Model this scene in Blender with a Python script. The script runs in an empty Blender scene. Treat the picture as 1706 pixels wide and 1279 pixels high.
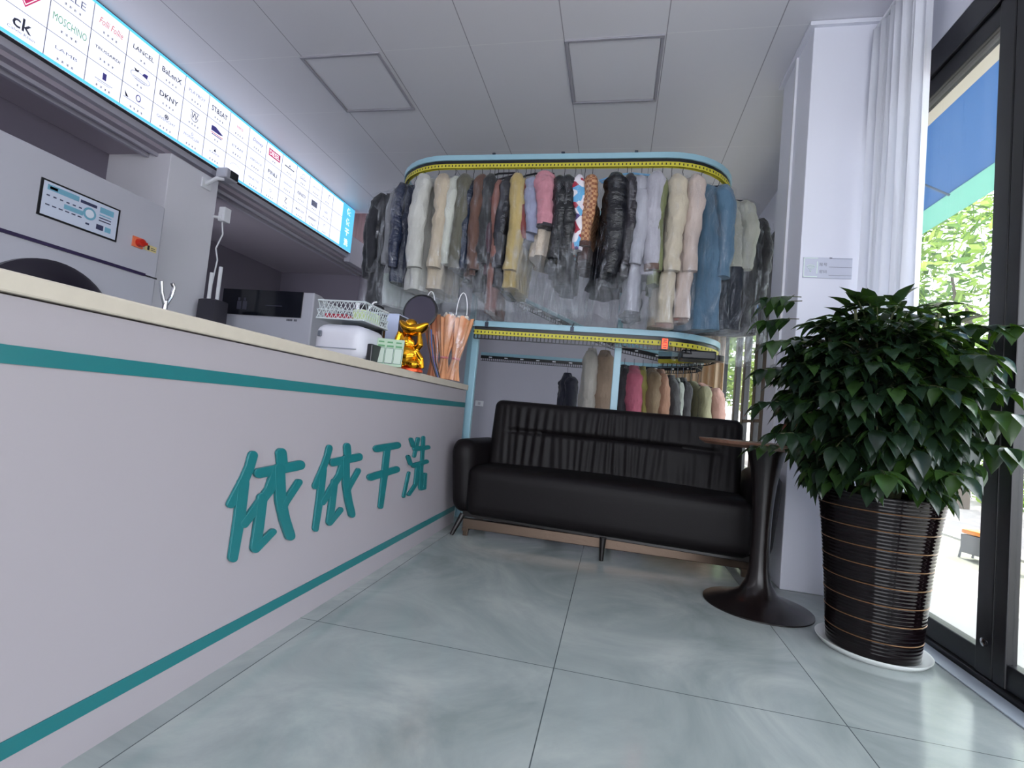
import bpy, bmesh, math, random
from mathutils import Vector, Matrix, noise
random.seed(7)
PI = math.pi
S = bpy.context.scene
C = S.collection

# ------------------------------------------------------------------ camera
def cam_axes(yaw, pitch, roll):
    f = Vector((math.sin(yaw)*math.cos(pitch), math.cos(yaw)*math.cos(pitch), math.sin(pitch)))
    r = f.cross(Vector((0, 0, 1))).normalized(); u = r.cross(f)
    c, s = math.cos(roll), math.sin(roll)
    return c*r + s*u, -s*r + c*u, -f
cd = bpy.data.cameras.new('camera'); cam = bpy.data.objects.new('camera', cd); C.objects.link(cam)
ax, ay, az = cam_axes(-0.207962, 0.055982, 0.093401)
cam.matrix_world = Matrix(((ax.x, ay.x, az.x, 0), (ax.y, ay.y, az.y, 0), (ax.z, ay.z, az.z, .78), (0, 0, 0, 1)))
cd.sensor_width = 36; cd.lens = 831.77/1706*36; cd.clip_start = .02; cd.clip_end = 300
S.camera = cam

# ------------------------------------------------------------------ light and exposure
W = bpy.data.worlds.new('sky'); S.world = W; W.use_nodes = True
bg = W.node_tree.nodes['Background']; bg.inputs[0].default_value = (.90, .93, 1, 1); bg.inputs[1].default_value = 5.4
sd = bpy.data.lights.new('sun', 'SUN'); sd.energy = 9; sd.angle = .01; sd.color = (1, .95, .86)
sun = bpy.data.objects.new('sun', sd); C.objects.link(sun)
sun.rotation_euler = Vector((-.10, -.72, -1)).to_track_quat('-Z', 'Y').to_euler()
S.view_settings.view_transform = 'Standard'; S.view_settings.look = 'None'
S.view_settings.gamma = 1; S.view_settings.use_curve_mapping = False
S.view_settings.exposure = 0.2
try:
    S.cycles.transparent_max_bounces = 32; S.cycles.max_bounces = 10; S.cycles.diffuse_bounces = 5
except Exception: pass

# ------------------------------------------------------------------ helpers
def lin(c):
    return tuple(((v/255)/12.92 if v/255 <= .04045 else ((v/255+.055)/1.055)**2.4) for v in c)
def mat(name, col, rough=.5, metal=0, bump=0, bscale=20, var=0, vscale=5, coat=0, emit=0, spec=.5, sheen=0, bdist=.01, stretch=None):
    m = bpy.data.materials.new(name); m.use_nodes = True; nt = m.node_tree; b = nt.nodes['Principled BSDF']
    c = lin(col)
    b.inputs['Base Color'].default_value = (*c, 1); b.inputs['Roughness'].default_value = rough
    b.inputs['Metallic'].default_value = metal; b.inputs['Specular IOR Level'].default_value = spec
    if coat: b.inputs['Coat Weight'].default_value = coat; b.inputs['Coat Roughness'].default_value = .06
    if sheen: b.inputs['Sheen Weight'].default_value = sheen
    if emit: b.inputs['Emission Color'].default_value = (*c, 1); b.inputs['Emission Strength'].default_value = emit
    tc = None
    def coords():
        tc = nt.nodes.new('ShaderNodeTexCoord')
        if stretch:
            mp = nt.nodes.new('ShaderNodeMapping'); mp.inputs['Scale'].default_value = stretch
            nt.links.new(tc.outputs['Object'], mp.inputs[0]); return mp.outputs[0]
        return tc.outputs['Object']
    if var:
        n = nt.nodes.new('ShaderNodeTexNoise'); n.inputs['Scale'].default_value = vscale; n.inputs['Detail'].default_value = 5
        nt.links.new(coords(), n.inputs['Vector'])
        r = nt.nodes.new('ShaderNodeValToRGB'); r.color_ramp.elements[0].position = .3; r.color_ramp.elements[1].position = .7
        r.color_ramp.elements[0].color = (*[max(0, v*(1-var)) for v in c], 1); r.color_ramp.elements[1].color = (*[min(1, v*(1+var)) for v in c], 1)
        nt.links.new(n.outputs[0], r.inputs[0]); nt.links.new(r.outputs[0], b.inputs['Base Color'])
    if bump:
        n = nt.nodes.new('ShaderNodeTexNoise'); n.inputs['Scale'].default_value = bscale; n.inputs['Detail'].default_value = 6
        nt.links.new(coords(), n.inputs['Vector'])
        bp = nt.nodes.new('ShaderNodeBump'); bp.inputs['Strength'].default_value = bump; bp.inputs['Distance'].default_value = bdist
        nt.links.new(n.outputs[0], bp.inputs['Height']); nt.links.new(bp.outputs[0], b.inputs['Normal'])
    return m
def film(name, lo, hi, metal=.75, col=(235, 238, 245), rough=.18, bscale=14):
    """clear thin plastic: mostly see-through, milky where it creases, with glints"""
    m = bpy.data.materials.new(name); m.use_nodes = True; nt = m.node_tree; nt.nodes.clear()
    out = nt.nodes.new('ShaderNodeOutputMaterial'); mix = nt.nodes.new('ShaderNodeMixShader')
    tr = nt.nodes.new('ShaderNodeBsdfTransparent'); tr.inputs[0].default_value = (.985, .988, .99, 1)
    b = nt.nodes.new('ShaderNodeBsdfPrincipled'); b.inputs['Base Color'].default_value = (*lin(col), 1); b.inputs['Roughness'].default_value = rough; b.inputs['Metallic'].default_value = metal
    tc = nt.nodes.new('ShaderNodeTexCoord'); mp = nt.nodes.new('ShaderNodeMapping'); mp.inputs['Scale'].default_value = (1, 1, .3)
    n = nt.nodes.new('ShaderNodeTexNoise'); n.inputs['Scale'].default_value = bscale; n.inputs['Detail'].default_value = 5; n.inputs['Distortion'].default_value = 1.2
    bp = nt.nodes.new('ShaderNodeBump'); bp.inputs['Strength'].default_value = .9; bp.inputs['Distance'].default_value = .04
    r = nt.nodes.new('ShaderNodeMapRange'); r.inputs[1].default_value = .46; r.inputs[2].default_value = .74
    r.inputs[3].default_value = lo; r.inputs[4].default_value = hi
    L = nt.links.new
    L(tc.outputs['Object'], mp.inputs[0]); L(mp.outputs[0], n.inputs['Vector']); L(n.outputs[0], bp.inputs['Height']); L(bp.outputs[0], b.inputs['Normal'])
    L(n.outputs[0], r.inputs[0]); L(r.outputs[0], mix.inputs[0]); L(tr.outputs[0], mix.inputs[1]); L(b.outputs[0], mix.inputs[2]); L(mix.outputs[0], out.inputs[0])
    return m
def glassmat(name, tint=(.96, .98, .98)):
    m = bpy.data.materials.new(name); m.use_nodes = True; nt = m.node_tree; nt.nodes.clear()
    out = nt.nodes.new('ShaderNodeOutputMaterial'); mix = nt.nodes.new('ShaderNodeMixShader')
    tr = nt.nodes.new('ShaderNodeBsdfTransparent'); tr.inputs[0].default_value = (*tint, 1)
    g = nt.nodes.new('ShaderNodeBsdfGlossy'); g.inputs['Roughness'].default_value = .02
    f = nt.nodes.new('ShaderNodeLayerWeight'); pw = nt.nodes.new('ShaderNodeMath'); pw.operation = 'POWER'; pw.inputs[1].default_value = 5
    ad = nt.nodes.new('ShaderNodeMath'); ad.operation = 'MULTIPLY_ADD'; ad.inputs[1].default_value = .8; ad.inputs[2].default_value = .03
    L = nt.links.new
    L(f.outputs['Facing'], pw.inputs[0]); L(pw.outputs[0], ad.inputs[0]); L(ad.outputs[0], mix.inputs[0]); L(tr.outputs[0], mix.inputs[1]); L(g.outputs[0], mix.inputs[2]); L(mix.outputs[0], out.inputs[0])
    return m
def cloth_trans(name, col, trans=.45):
    m = bpy.data.materials.new(name); m.use_nodes = True; nt = m.node_tree; nt.nodes.clear()
    out = nt.nodes.new('ShaderNodeOutputMaterial'); mix = nt.nodes.new('ShaderNodeMixShader'); mix.inputs[0].default_value = trans
    d = nt.nodes.new('ShaderNodeBsdfDiffuse'); t = nt.nodes.new('ShaderNodeBsdfTranslucent')
    d.inputs[0].default_value = t.inputs[0].default_value = (*lin(col), 1)
    L = nt.links.new
    L(d.outputs[0], mix.inputs[1]); L(t.outputs[0], mix.inputs[2]); L(mix.outputs[0], out.inputs[0])
    return m

class MB:
    """collects shapes, then builds ONE mesh object"""
    def __init__(s): s.v = []; s.f = []; s.mi = []
    def add(s, vs, fs, mi=0, M=None):
        o = len(s.v)
        s.v += [tuple(M @ Vector(v)) if M else tuple(v) for v in vs]
        s.f += [tuple(i+o for i in f) for f in fs]; s.mi += [mi]*len(fs); return s
    def box(s, x0, x1, y0, y1, z0, z1, mi=0, M=None):
        vs = [(x, y, z) for x in (x0, x1) for y in (y0, y1) for z in (z0, z1)]
        return s.add(vs, [(0, 1, 3, 2), (4, 6, 7, 5), (0, 4, 5, 1), (2, 3, 7, 6), (0, 2, 6, 4), (1, 5, 7, 3)], mi, M)
    def lathe(s, prof, n=32, c=(0, 0, 0), mi=0, M=None, caps=True, sy=1):
        vs = []; fs = []
        for r, z in prof:
            for k in range(n):
                a = 2*PI*k/n; vs.append((c[0]+r*math.cos(a), c[1]+sy*r*math.sin(a), c[2]+z))
        for i in range(len(prof)-1):
            for k in range(n):
                fs.append((i*n+k, i*n+(k+1) % n, (i+1)*n+(k+1) % n, (i+1)*n+k))
        if caps: fs.append(tuple(reversed(range(n)))); fs.append(tuple((len(prof)-1)*n+k for k in range(n)))
        return s.add(vs, fs, mi, M)
    def tube(s, pts, r, n=8, mi=0, M=None, caps=True, flat=None):
        pts = [Vector(p) for p in pts]; R = r if isinstance(r, (list, tuple)) else [r]*len(pts)
        vs = []; fs = []; up = None
        for i, p in enumerate(pts):
            d = (pts[min(i+1, len(pts)-1)] - pts[max(i-1, 0)]).normalized()
            if up is None:
                up = Vector((0, 0, 1)) if abs(d.z) < .9 else Vector((1, 0, 0))
            a = d.cross(up); a = a.normalized() if a.length > 1e-6 else Vector((1, 0, 0)); b = a.cross(d); up = b
            for k in range(n):
                t = 2*PI*k/n; vs.append(p + a*(math.cos(t)*R[i]) + b*(math.sin(t)*R[i]*(flat or 1)))
        for i in range(len(pts)-1):
            for k in range(n): fs.append((i*n+k, (i+1)*n+k, (i+1)*n+(k+1) % n, i*n+(k+1) % n))
        if caps: fs.append(tuple(range(n))); fs.append(tuple((len(pts)-1)*n+k for k in reversed(range(n))))
        return s.add(vs, fs, mi, M)
    def sweep(s, path, prof, mi=0, closed=False, M=None, z=0):
        """sweep a closed (across, up) profile along a path in plan"""
        n = len(prof); vs = []; fs = []; N = len(path)
        for i in range(N):
            a = Vector(path[(i-1) % N] if closed or i else path[0]); b = Vector(path[(i+1) % N] if closed or i < N-1 else path[-1])
            d = (b-a); nx = Vector((d.y, -d.x, 0)).normalized(); p = Vector(path[i])
            for u, w in prof: vs.append((p.x+nx.x*u, p.y+nx.y*u, (p.z if len(p) > 2 else 0)+z+w))
        for i in range(N if closed else N-1):
            j = (i+1) % N
            for k in range(n): fs.append((i*n+k, i*n+(k+1) % n, j*n+(k+1) % n, j*n+k))
        if not closed: fs.append(tuple(reversed(range(n)))); fs.append(tuple((N-1)*n+k for k in range(n)))
        return s.add(vs, fs, mi, M)
    def prism(s, poly, f3, d, mi=0):
        """poly in 2D, f3(u,v,h)->3D point, extruded by d"""
        n = len(poly)
        vs = [f3(u, v, 0) for u, v in poly]+[f3(u, v, d) for u, v in poly]
        fs = [tuple(reversed(range(n))), tuple(range(n, 2*n))]+[(k, (k+1) % n, n+(k+1) % n, n+k) for k in range(n)]
        return s.add(vs, fs, mi)
    def rbox(s, c, size, r, n=(6, 6, 6), disp=None, mi=0, M=None):
        """rounded box with a displacement function"""
        idx = {}; vs = []; fs = []
        h = [v/2 for v in size]
        def vert(i, j, k):
            key = (i, j, k)
            if key in idx: return idx[key]
            def cc(t, N, hh):
                # denser near the edges so that the rounding is smooth
                u = t/N*2-1
                return hh*u
            p = Vector((cc(i, n[0], h[0]), cc(j, n[1], h[1]), cc(k, n[2], h[2])))
            q = Vector([max(-(h[a]-r), min(h[a]-r, p[a])) for a in range(3)])
            d = p-q
            nrm = d.normalized() if d.length > 1e-9 else Vector((0, 0, 1))
            p2 = q+nrm*r if d.length > 1e-9 else p
            if disp: p2 = p2+disp(p2, nrm)
            idx[key] = len(vs); vs.append(p2+Vector(c)); return idx[key]
        for a in range(3):
            b, e = (a+1) % 3, (a+2) % 3
            for side in (0, n[a]):
                for u in range(n[b]):
                    for w in range(n[e]):
                        q = []
                        for du, dw in ((0, 0), (1, 0), (1, 1), (0, 1)):
                            t = [0, 0, 0]; t[a] = side; t[b] = u+du; t[e] = w+dw; q.append(vert(*t))
                        fs.append(tuple(q) if side else tuple(reversed(q)))
        return s.add(vs, fs, mi, M)
    def ball(s, c, r, n=16, mi=0, M=None):
        rr = r if isinstance(r, (list, tuple)) else (r, r, r)
        vs = []; fs = []; m = n//2
        for i in range(1, m):
            for k in range(n):
                a = PI*i/m; t = 2*PI*k/n
                vs.append((c[0]+rr[0]*math.sin(a)*math.cos(t), c[1]+rr[1]*math.sin(a)*math.sin(t), c[2]+rr[2]*math.cos(a)))
        for i in range(m-2):
            for k in range(n): fs.append((i*n+k, (i+1)*n+k, (i+1)*n+(k+1) % n, i*n+(k+1) % n))
        vs += [(c[0], c[1], c[2]+rr[2]), (c[0], c[1], c[2]-rr[2])]; t = len(vs)-2
        for k in range(n): fs.append((t, k, (k+1) % n)); fs.append((t+1, (m-2)*n+(k+1) % n, (m-2)*n+k))
        return s.add(vs, fs, mi, M)
    def build(s, name, mats, parent=None, smooth=False, bevel=0, angle=40, loc=None, rot=None, bseg=2, solid=0, subd=0):
        me = bpy.data.meshes.new(name); me.from_pydata([tuple(v) for v in s.v], [], s.f); me.validate()
        if not isinstance(mats, (list, tuple)): mats = [mats]
        for m in mats: me.materials.append(m)
        if len(me.polygons) == len(s.mi): me.polygons.foreach_set('material_index', s.mi)
        o = bpy.data.objects.new(name, me); C.objects.link(o)
        if smooth:
            me.polygons.foreach_set('use_smooth', [True]*len(me.polygons))
            me.set_sharp_from_angle(angle=math.radians(angle))
        me.update()
        if bevel:
            b = o.modifiers.new('bevel', 'BEVEL'); b.width = bevel; b.segments = bseg; b.limit_method = 'ANGLE'; b.angle_limit = math.radians(35)
        if solid: q = o.modifiers.new('thick', 'SOLIDIFY'); q.thickness = solid; q.offset = 0
        if subd: q = o.modifiers.new('sub', 'SUBSURF'); q.levels = q.render_levels = subd
        if parent: o.parent = parent
        if loc: o.location = loc
        if rot: o.rotation_euler = rot
        return o
def tag(o, label=None, cat=None, group=None, kind=None):
    if label: o['label'] = label
    if cat: o['category'] = cat
    if group: o['group'] = group
    if kind: o['kind'] = kind
    return o
def thing(name, label, cat, loc=(0, 0, 0), rz=0, group=None):
    o = bpy.data.objects.new(name, None); C.objects.link(o); o.location = loc; o.rotation_euler = (0, 0, rz)
    o.empty_display_size = .1
    return tag(o, label, cat, group)
def struct(o): o['kind'] = 'structure'; return o
_font = {}
def text_geo(body, width=None, height=None, bold=0, shear=0):
    """outline of a word as a flat mesh, scaled to fit, centred on the origin"""
    key = (body, bold, shear)
    if key not in _font:
        cu = bpy.data.curves.new('w', 'FONT'); cu.body = body; cu.offset = bold; cu.shear = shear; cu.resolution_u = 2
        o = bpy.data.objects.new('w', cu); C.objects.link(o)
        dg = bpy.context.evaluated_depsgraph_get(); me = bpy.data.meshes.new_from_object(o.evaluated_get(dg))
        vs = [v.co.copy() for v in me.vertices]; fs = [tuple(p.vertices) for p in me.polygons]
        bpy.data.objects.remove(o); bpy.data.curves.remove(cu); bpy.data.meshes.remove(me)
        _font[key] = (vs, fs)
    vs, fs = _font[key]
    if not vs: return [], []
    x0 = min(v.x for v in vs); x1 = max(v.x for v in vs); y0 = min(v.y for v in vs); y1 = max(v.y for v in vs)
    w = max(x1-x0, 1e-4); h = max(y1-y0, 1e-4)
    sx = width/w if width else None; sy = height/h if height else None
    sx = sx or sy; sy = sy or sx
    return [((v.x-(x0+x1)/2)*sx, (v.y-(y0+y1)/2)*sy) for v in vs], fs
def put_text(mb, body, f3, u, v, width=None, height=None, mi=0, bold=0, shear=0):
    p, f = text_geo(body, width, height, bold, shear)
    mb.add([f3(u+a, v+b) for a, b in p], f, mi)

# ------------------------------------------------------------------ materials
m_wall = mat('white_wall_paint', (222, 221, 228), .6, bump=.05, bscale=60)
m_wall_r = mat('cool_white_panel', (229, 230, 240), .45)
m_grey_wall = mat('grey_wall_paint', (176, 174, 186), .6)
m_dark_wall = mat('dark_grey_wall', (112, 106, 120), .7)
m_soffit = mat('grey_soffit_board', (166, 158, 170), .6)
m_brown = mat('brown_wood_panel', (74, 52, 56), .6, var=.3, vscale=6, stretch=(8, 8, .5))
m_black = mat('black_aluminium', (24, 23, 27), .32, spec=.5)
m_blackrub = mat('black_plastic', (22, 22, 28), .35)
m_glass = glassmat('window_glass')
m_counter = mat('white_laminate', (156, 149, 154), .35, spec=.4)
m_ctop = mat('cream_stone_top', (188, 178, 164), .3, var=.03, vscale=30)
m_teal = mat('teal_acrylic', (26, 104, 108), .35)
m_lgrey = mat('light_grey_plastic', (188, 188, 198), .4)
m_white = mat('white_plastic', (228, 229, 234), .38)
m_chrome = mat('chrome', (200, 200, 205), .2, metal=1)
m_steel = mat('brushed_steel', (96, 82, 72), .34, metal=1, bump=.05, bscale=80)
m_blue = mat('pale_blue_enamel', (150, 190, 205), .3, spec=.5)
m_leather = mat('dark_brown_leather', (15, 11, 13), .52, bump=.25, bscale=160, bdist=.002, spec=.22)
m_leg = mat('dark_metal_leg', (20, 14, 14), .3)
m_tulip = mat('dark_brown_lacquer', (24, 18, 18), .26, spec=.4)
m_wood = mat('walnut_edge', (110, 78, 62), .4, var=.25, vscale=14, stretch=(1, 8, 8))
m_gold = mat('polished_gold', (226, 160, 40), .22, metal=1, bump=.25, bscale=40, bdist=.004)
m_redp = mat('red_paint', (196, 40, 26), .35)
m_yel = mat('yellow_number_strip', (206, 196, 60), .5)
m_film = film('clear_garment_film', .015, .22)
m_film_low = film('bunched_garment_film', .07, .30, metal=.2, bscale=12)
m_film2 = film('clear_bag_film', .03, .3, bscale=9)
m_wire = mat('hanger_wire', (60, 66, 78), .35, metal=.6)

# ------------------------------------------------------------------ floor
def floor_mat():
    m = bpy.data.materials.new('polished_floor_tiles'); m.use_nodes = True; nt = m.node_tree; b = nt.nodes['Principled BSDF']; L = nt.links.new
    N = nt.nodes.new
    tc = N('ShaderNodeTexCoord'); sep = N('ShaderNodeSeparateXYZ'); L(tc.outputs['Object'], sep.inputs[0])
    def math_(op, a, b_=None, c=None):
        n = N('ShaderNodeMath'); n.operation = op
        for i, v in enumerate((a, b_, c)):
            if v is None: continue
            if isinstance(v, (int, float)): n.inputs[i].default_value = v
            else: L(v, n.inputs[i])
        return n.outputs[0]
    x, y = sep.outputs[0], sep.outputs[1]
    # joint lines: x = -.123 + .822 k ; y = 1.63 + 1.64 k
    fx = math_('FRACT', math_('DIVIDE', math_('ADD', x, .123+.822*20), .822))
    dx = math_('MULTIPLY', math_('MINIMUM', fx, math_('SUBTRACT', 1, fx)), .822)
    col = math_('FLOOR', math_('DIVIDE', math_('ADD', x, .123+.822*20), .822))
    fy = math_('FRACT', math_('DIVIDE', math_('ADD', y, 1.64*20-1.61), 1.64))
    dy = math_('MULTIPLY', math_('MINIMUM', fy, math_('SUBTRACT', 1, fy)), 1.64)
    d = math_('MINIMUM', dx, dy)
    line = N('ShaderNodeMapRange'); L(d, line.inputs[0]); line.inputs[1].default_value = .0008; line.inputs[2].default_value = .0022
    n1 = N('ShaderNodeTexNoise'); n1.inputs['Scale'].default_value = 1.6; n1.inputs['Detail'].default_value = 9; n1.inputs['Distortion'].default_value = 1.6; n1.inputs['Roughness'].default_value = .62
    off = N('ShaderNodeVectorMath'); off.operation = 'ADD'; L(tc.outputs['Object'], off.inputs[0])
    cmb = N('ShaderNodeCombineXYZ'); L(math_('MULTIPLY', col, 3.7), cmb.inputs[2]); L(cmb.outputs[0], off.inputs[1]); L(off.outputs[0], n1.inputs['Vector'])
    r = N('ShaderNodeValToRGB'); e = r.color_ramp.elements
    e[0].position = .32; e[0].color = (*lin((136, 144, 144)), 1); e[1].position = .66; e[1].color = (*lin((172, 177, 174)), 1)
    k = e.new(.5); k.color = (*lin((154, 161, 160)), 1)
    L(n1.outputs[0], r.inputs[0])
    mx = N('ShaderNodeMix'); mx.data_type = 'RGBA'; L(line.outputs[0], mx.inputs[0]); mx.inputs[6].default_value = (*lin((70, 76, 80)), 1); L(r.outputs[0], mx.inputs[7])
    L(mx.outputs[2], b.inputs['Base Color']); b.inputs['Roughness'].default_value = .16; b.inputs['Specular IOR Level'].default_value = .55
    rr = N('ShaderNodeMapRange'); L(n1.outputs[0], rr.inputs[0]); rr.inputs[3].default_value = .1; rr.inputs[4].default_value = .22; L(rr.outputs[0], b.inputs['Roughness'])
    return m
struct(MB().box(-4.75, 1.40, -3.0, 7.0, -.12, 0).build('floor', floor_mat()))

# ------------------------------------------------------------------ ceiling
def ceil_mat():
    m = bpy.data.materials.new('white_ceiling_panels'); m.use_nodes = True; nt = m.node_tree; b = nt.nodes['Principled BSDF']; L = nt.links.new; N = nt.nodes.new
    tc = N('ShaderNodeTexCoord'); sep = N('ShaderNodeSeparateXYZ'); L(tc.outputs['Object'], sep.inputs[0])
    def M_(op, a, b_=None):
        n = N('ShaderNodeMath'); n.operation = op
        for i, v in enumerate((a, b_)):
            if v is None: continue
            if isinstance(v, (int, float)): n.inputs[i].default_value = v
            else: L(v, n.inputs[i])
        return n.outputs[0]
    x, y = sep.outputs[0], sep.outputs[1]
    fx = M_('FRACT', M_('DIVIDE', M_('ADD', x, 12-.117), .6)); dx = M_('MULTIPLY', M_('MINIMUM', fx, M_('SUBTRACT', 1, fx)), .6)
    fy = M_('FRACT', M_('DIVIDE', M_('ADD', y, 12.5-2.875), 1.25)); dy = M_('MULTIPLY', M_('MINIMUM', fy, M_('SUBTRACT', 1, fy)), 1.25)
    fz = M_('FRACT', M_('DIVIDE', M_('ADD', y, 12.5-3.5), 1.25)); dz = M_('MULTIPLY', M_('MINIMUM', fz, M_('SUBTRACT', 1, fz)), 1.25)
    left = M_('GREATER_THAN', M_('MULTIPLY', x, -1), 1.69)     # left rows have a joint every half panel
    right = M_('GREATER_THAN', x, .716)
    dz2 = M_('ADD', dz, M_('MULTIPLY', M_('SUBTRACT', 1, M_('MAXIMUM', left, right)), 1))
    lx = N('ShaderNodeMapRange'); L(dx, lx.inputs[0]); lx.inputs[1].default_value = .0015; lx.inputs[2].default_value = .004
    ly = N('ShaderNodeMapRange'); L(M_('MINIMUM', dy, dz2), ly.inputs[0]); ly.inputs[1].default_value = .001; ly.inputs[2].default_value = .003
    m1 = N('ShaderNodeMix'); m1.data_type = 'RGBA'; L(lx.outputs[0], m1.inputs[0]); m1.inputs[6].default_value = (*lin((150, 148, 158)), 1)
    m2 = N('ShaderNodeMix'); m2.data_type = 'RGBA'; L(ly.outputs[0], m2.inputs[0]); m2.inputs[6].default_value = (*lin((236, 236, 240)), 1); m2.inputs[7].default_value = (*lin((222, 221, 228)), 1)
    L(m2.outputs[2], m1.inputs[7]); L(m1.outputs[2], b.inputs['Base Color'])
    b.inputs['Roughness'].default_value = .42
    return m
mc = ceil_mat()
c = MB(); c.box(-3.36, 1.40, -3.0, 5.53, 3.06, 3.2); c.box(-2.4, 1.40, 5.53, 7.0, 3.06, 3.2)
struct(c.build('ceiling', mc))
struct(MB().box(-4.75, -2.4, 5.53, 6.2, 3.42, 3.5).build('ceiling_recess', m_soffit))
struct(MB().box(-4.75, -3.385, -3.0, 6.2, 2.44, 2.56).build('ceiling_soffit', m_soffit))
t = MB()
t.box(-3.385, -3.34, -3.0, 5.44, 2.47, 2.515); t.box(-3.47, -3.45, -3, 6.1, 2.415, 2.44); t.box(-3.56, -3.53, -3, 6.1, 2.41, 2.44)
struct(t.build('trim_1', m_grey_wall))
def hatch(x, lab):
    o = thing('ceiling_hatch', lab, 'ceiling panel', (x, 3.185, 3.06), group='recessed ceiling panels')
    f = MB()
    for a in ((-.295, .295, -.31, -.29), (-.295, .295, .29, .31), (-.295, -.275, -.29, .29), (.275, .295, -.29, .29)):
        f.box(*a, -.012, 0)
    f.build('frame', mat('hatch_frame', (160, 158, 168), .5), o, bevel=.003)
    MB().box(-.272, .272, -.287, .287, -.006, 0).build('panel', mat('hatch_panel', (222, 221, 228), .45), o, bevel=.003)
hatch(-2.003, 'square recessed ceiling panel nearer the lit logo sign')
hatch(-.186, 'square recessed ceiling panel above the middle of the garment conveyor')
for i, y in enumerate((1.35, -.6)):  # unseen glowing panels, added as fill to brighten the interior
    o = thing('fill_light_panel', 'square flat fill light panel added out of view, %s of two' % ('front' if i else 'rear'), 'fill light', (-.18, y, 3.06), group='added fill lights')
    f = MB()
    for a in ((-.3, .3, -.3, -.28), (-.3, .3, .28, .3), (-.3, -.28, -.28, .28), (.28, .3, -.28, .28)): f.box(*a, -.02, 0)
    f.build('frame', m_white, o)
    MB().box(-.28, .28, -.28, .28, -.012, -.002).build('diffuser', mat('fill_light_diffuser', (225, 232, 255), .5, emit=1.2), o)

# ------------------------------------------------------------------ walls
w = MB()
w.box(1.31, 1.40, -3, 7.0, 2.65, 3.06)
struct(w.build('wall_right', m_wall_r))
struct(MB().box(.90, 1.40, 2.872, 3.376, 0, 3.06).build('wall_right_column', m_wall_r, bevel=.004))
struct(MB().box(-2.4, 1.40, 7.0, 7.1, 0, 3.2).build('wall_back', m_grey_wall))
w = MB(); w.box(-4.75, -2.4, 6.12, 6.2, 0, 2.5); w.box(-2.44, -2.4, 6.2, 7.0, 0, 3.2)
struct(w.build('wall_back_staff_area', m_dark_wall))
struct(MB().box(-4.75, -2.4, 6.1, 6.2, 2.56, 3.42).build('wall_back_wood_panel', m_brown))
struct(MB().box(-3.385, -3.31, 5.44, 6.1, 2.42, 2.74).build('trim_2', m_grey_wall))
struct(MB().box(-4.0, -3.9, -3, 2.96, 0, 2.44).build('wall_left', m_dark_wall))
struct(MB().box(-4.85, -4.75, 2.9, 6.2, 0, 3.5).build('wall_left_rear', m_dark_wall))
struct(MB().box(-3.95, -3.335, 2.96, 3.41, 0, 2.44).build('wall_left_column', m_wall, bevel=.004))
w = MB(); w.box(-4.75, 1.40, -3.1, -3, 2.6, 3.2); w.box(-4.75, -1.3, -3.1, -3, 0, 2.6); w.box(-1.3, 1.40, -3.1, -3, 0, .1)
struct(w.build('wall_front', m_wall))
struct(MB().box(.886, .899, 3.10, 3.125, .02, 3.05).build('trim_3', m_white))
cv = MB(); cv.box(.875, .9, 2.85, 3.40, 3.035, 3.058); cv.box(.9, 1.31, 2.85, 2.872, 3.035, 3.058)
struct(cv.build('trim_4', m_wall_r))

# glazed shop front along the right side
fr = MB(); gl = MB()
fr.box(1.31, 1.38, -3, 2.872, 2.52, 2.65); fr.box(1.325, 1.37, -3, 2.872, 2.43, 2.515)
fr.box(1.31, 1.38, -3, 2.872, 0, .022); fr.box(1.325, 1.37, -3, 2.872, .024, .105)
for a, b in ((2.06, 2.14), (2.0, 2.056), (.90, .98), (.82, .896), (-.2, -.12), (-.28, -.204), (-1.3, -1.2), (-2.4, -2.3), (2.80, 2.872)):
    fr.box(1.318, 1.354, a, b, .024, 2.515)
d1 = struct(fr.build('door_1', m_black, bevel=.004))
for a, b in ((2.14, 2.80), (.98, 2.0), (-.12, .82), (-1.2, -.28), (-2.3, -1.3), (-3, -2.4)): gl.box(1.336, 1.342, a, b, .105, 2.43)
struct(gl.build('door_pane', m_glass, d1))
h = MB(); h.lathe([(.008, 0), (.014, .004), (.014, .012), (.004, .014)], 14, M=Matrix.Translation((1.318, 2.085, .14)) @ Matrix.Rotation(-PI/2, 4, 'Y')); h.build('lock', m_chrome, d1)
fr = MB(); gl = MB()
fr.box(1.31, 1.38, 3.376, 6.9, 2.5, 2.68); fr.box(1.31, 1.38, 3.376, 6.9, 0, .08)
mull = [(3.376, 3.42), (4.34, 4.42), (4.93, 5.07), (5.25, 5.36), (5.70, 5.80), (6.10, 6.2), (6.84, 6.9)]
for a, b in mull: fr.box(1.32, 1.375, a, b, .08, 2.5)
fr.box(1.325, 1.365, 4.42, 5.7, .90, .93)
w2 = struct(fr.build('window_1', m_black, bevel=.003))
for (a, b), (c_, d_) in zip(mull, mull[1:]): gl.box(1.345, 1.350, b, c_, .08, 2.5)
struct(gl.build('window_pane', m_glass, w2))
# sill strip on the floor inside the door
struct(MB().box(1.235, 1.305, 1.2, 2.40, 0, .006).build('trim_5', mat('grey_threshold', (170, 178, 188), .3), bevel=.002))

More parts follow.
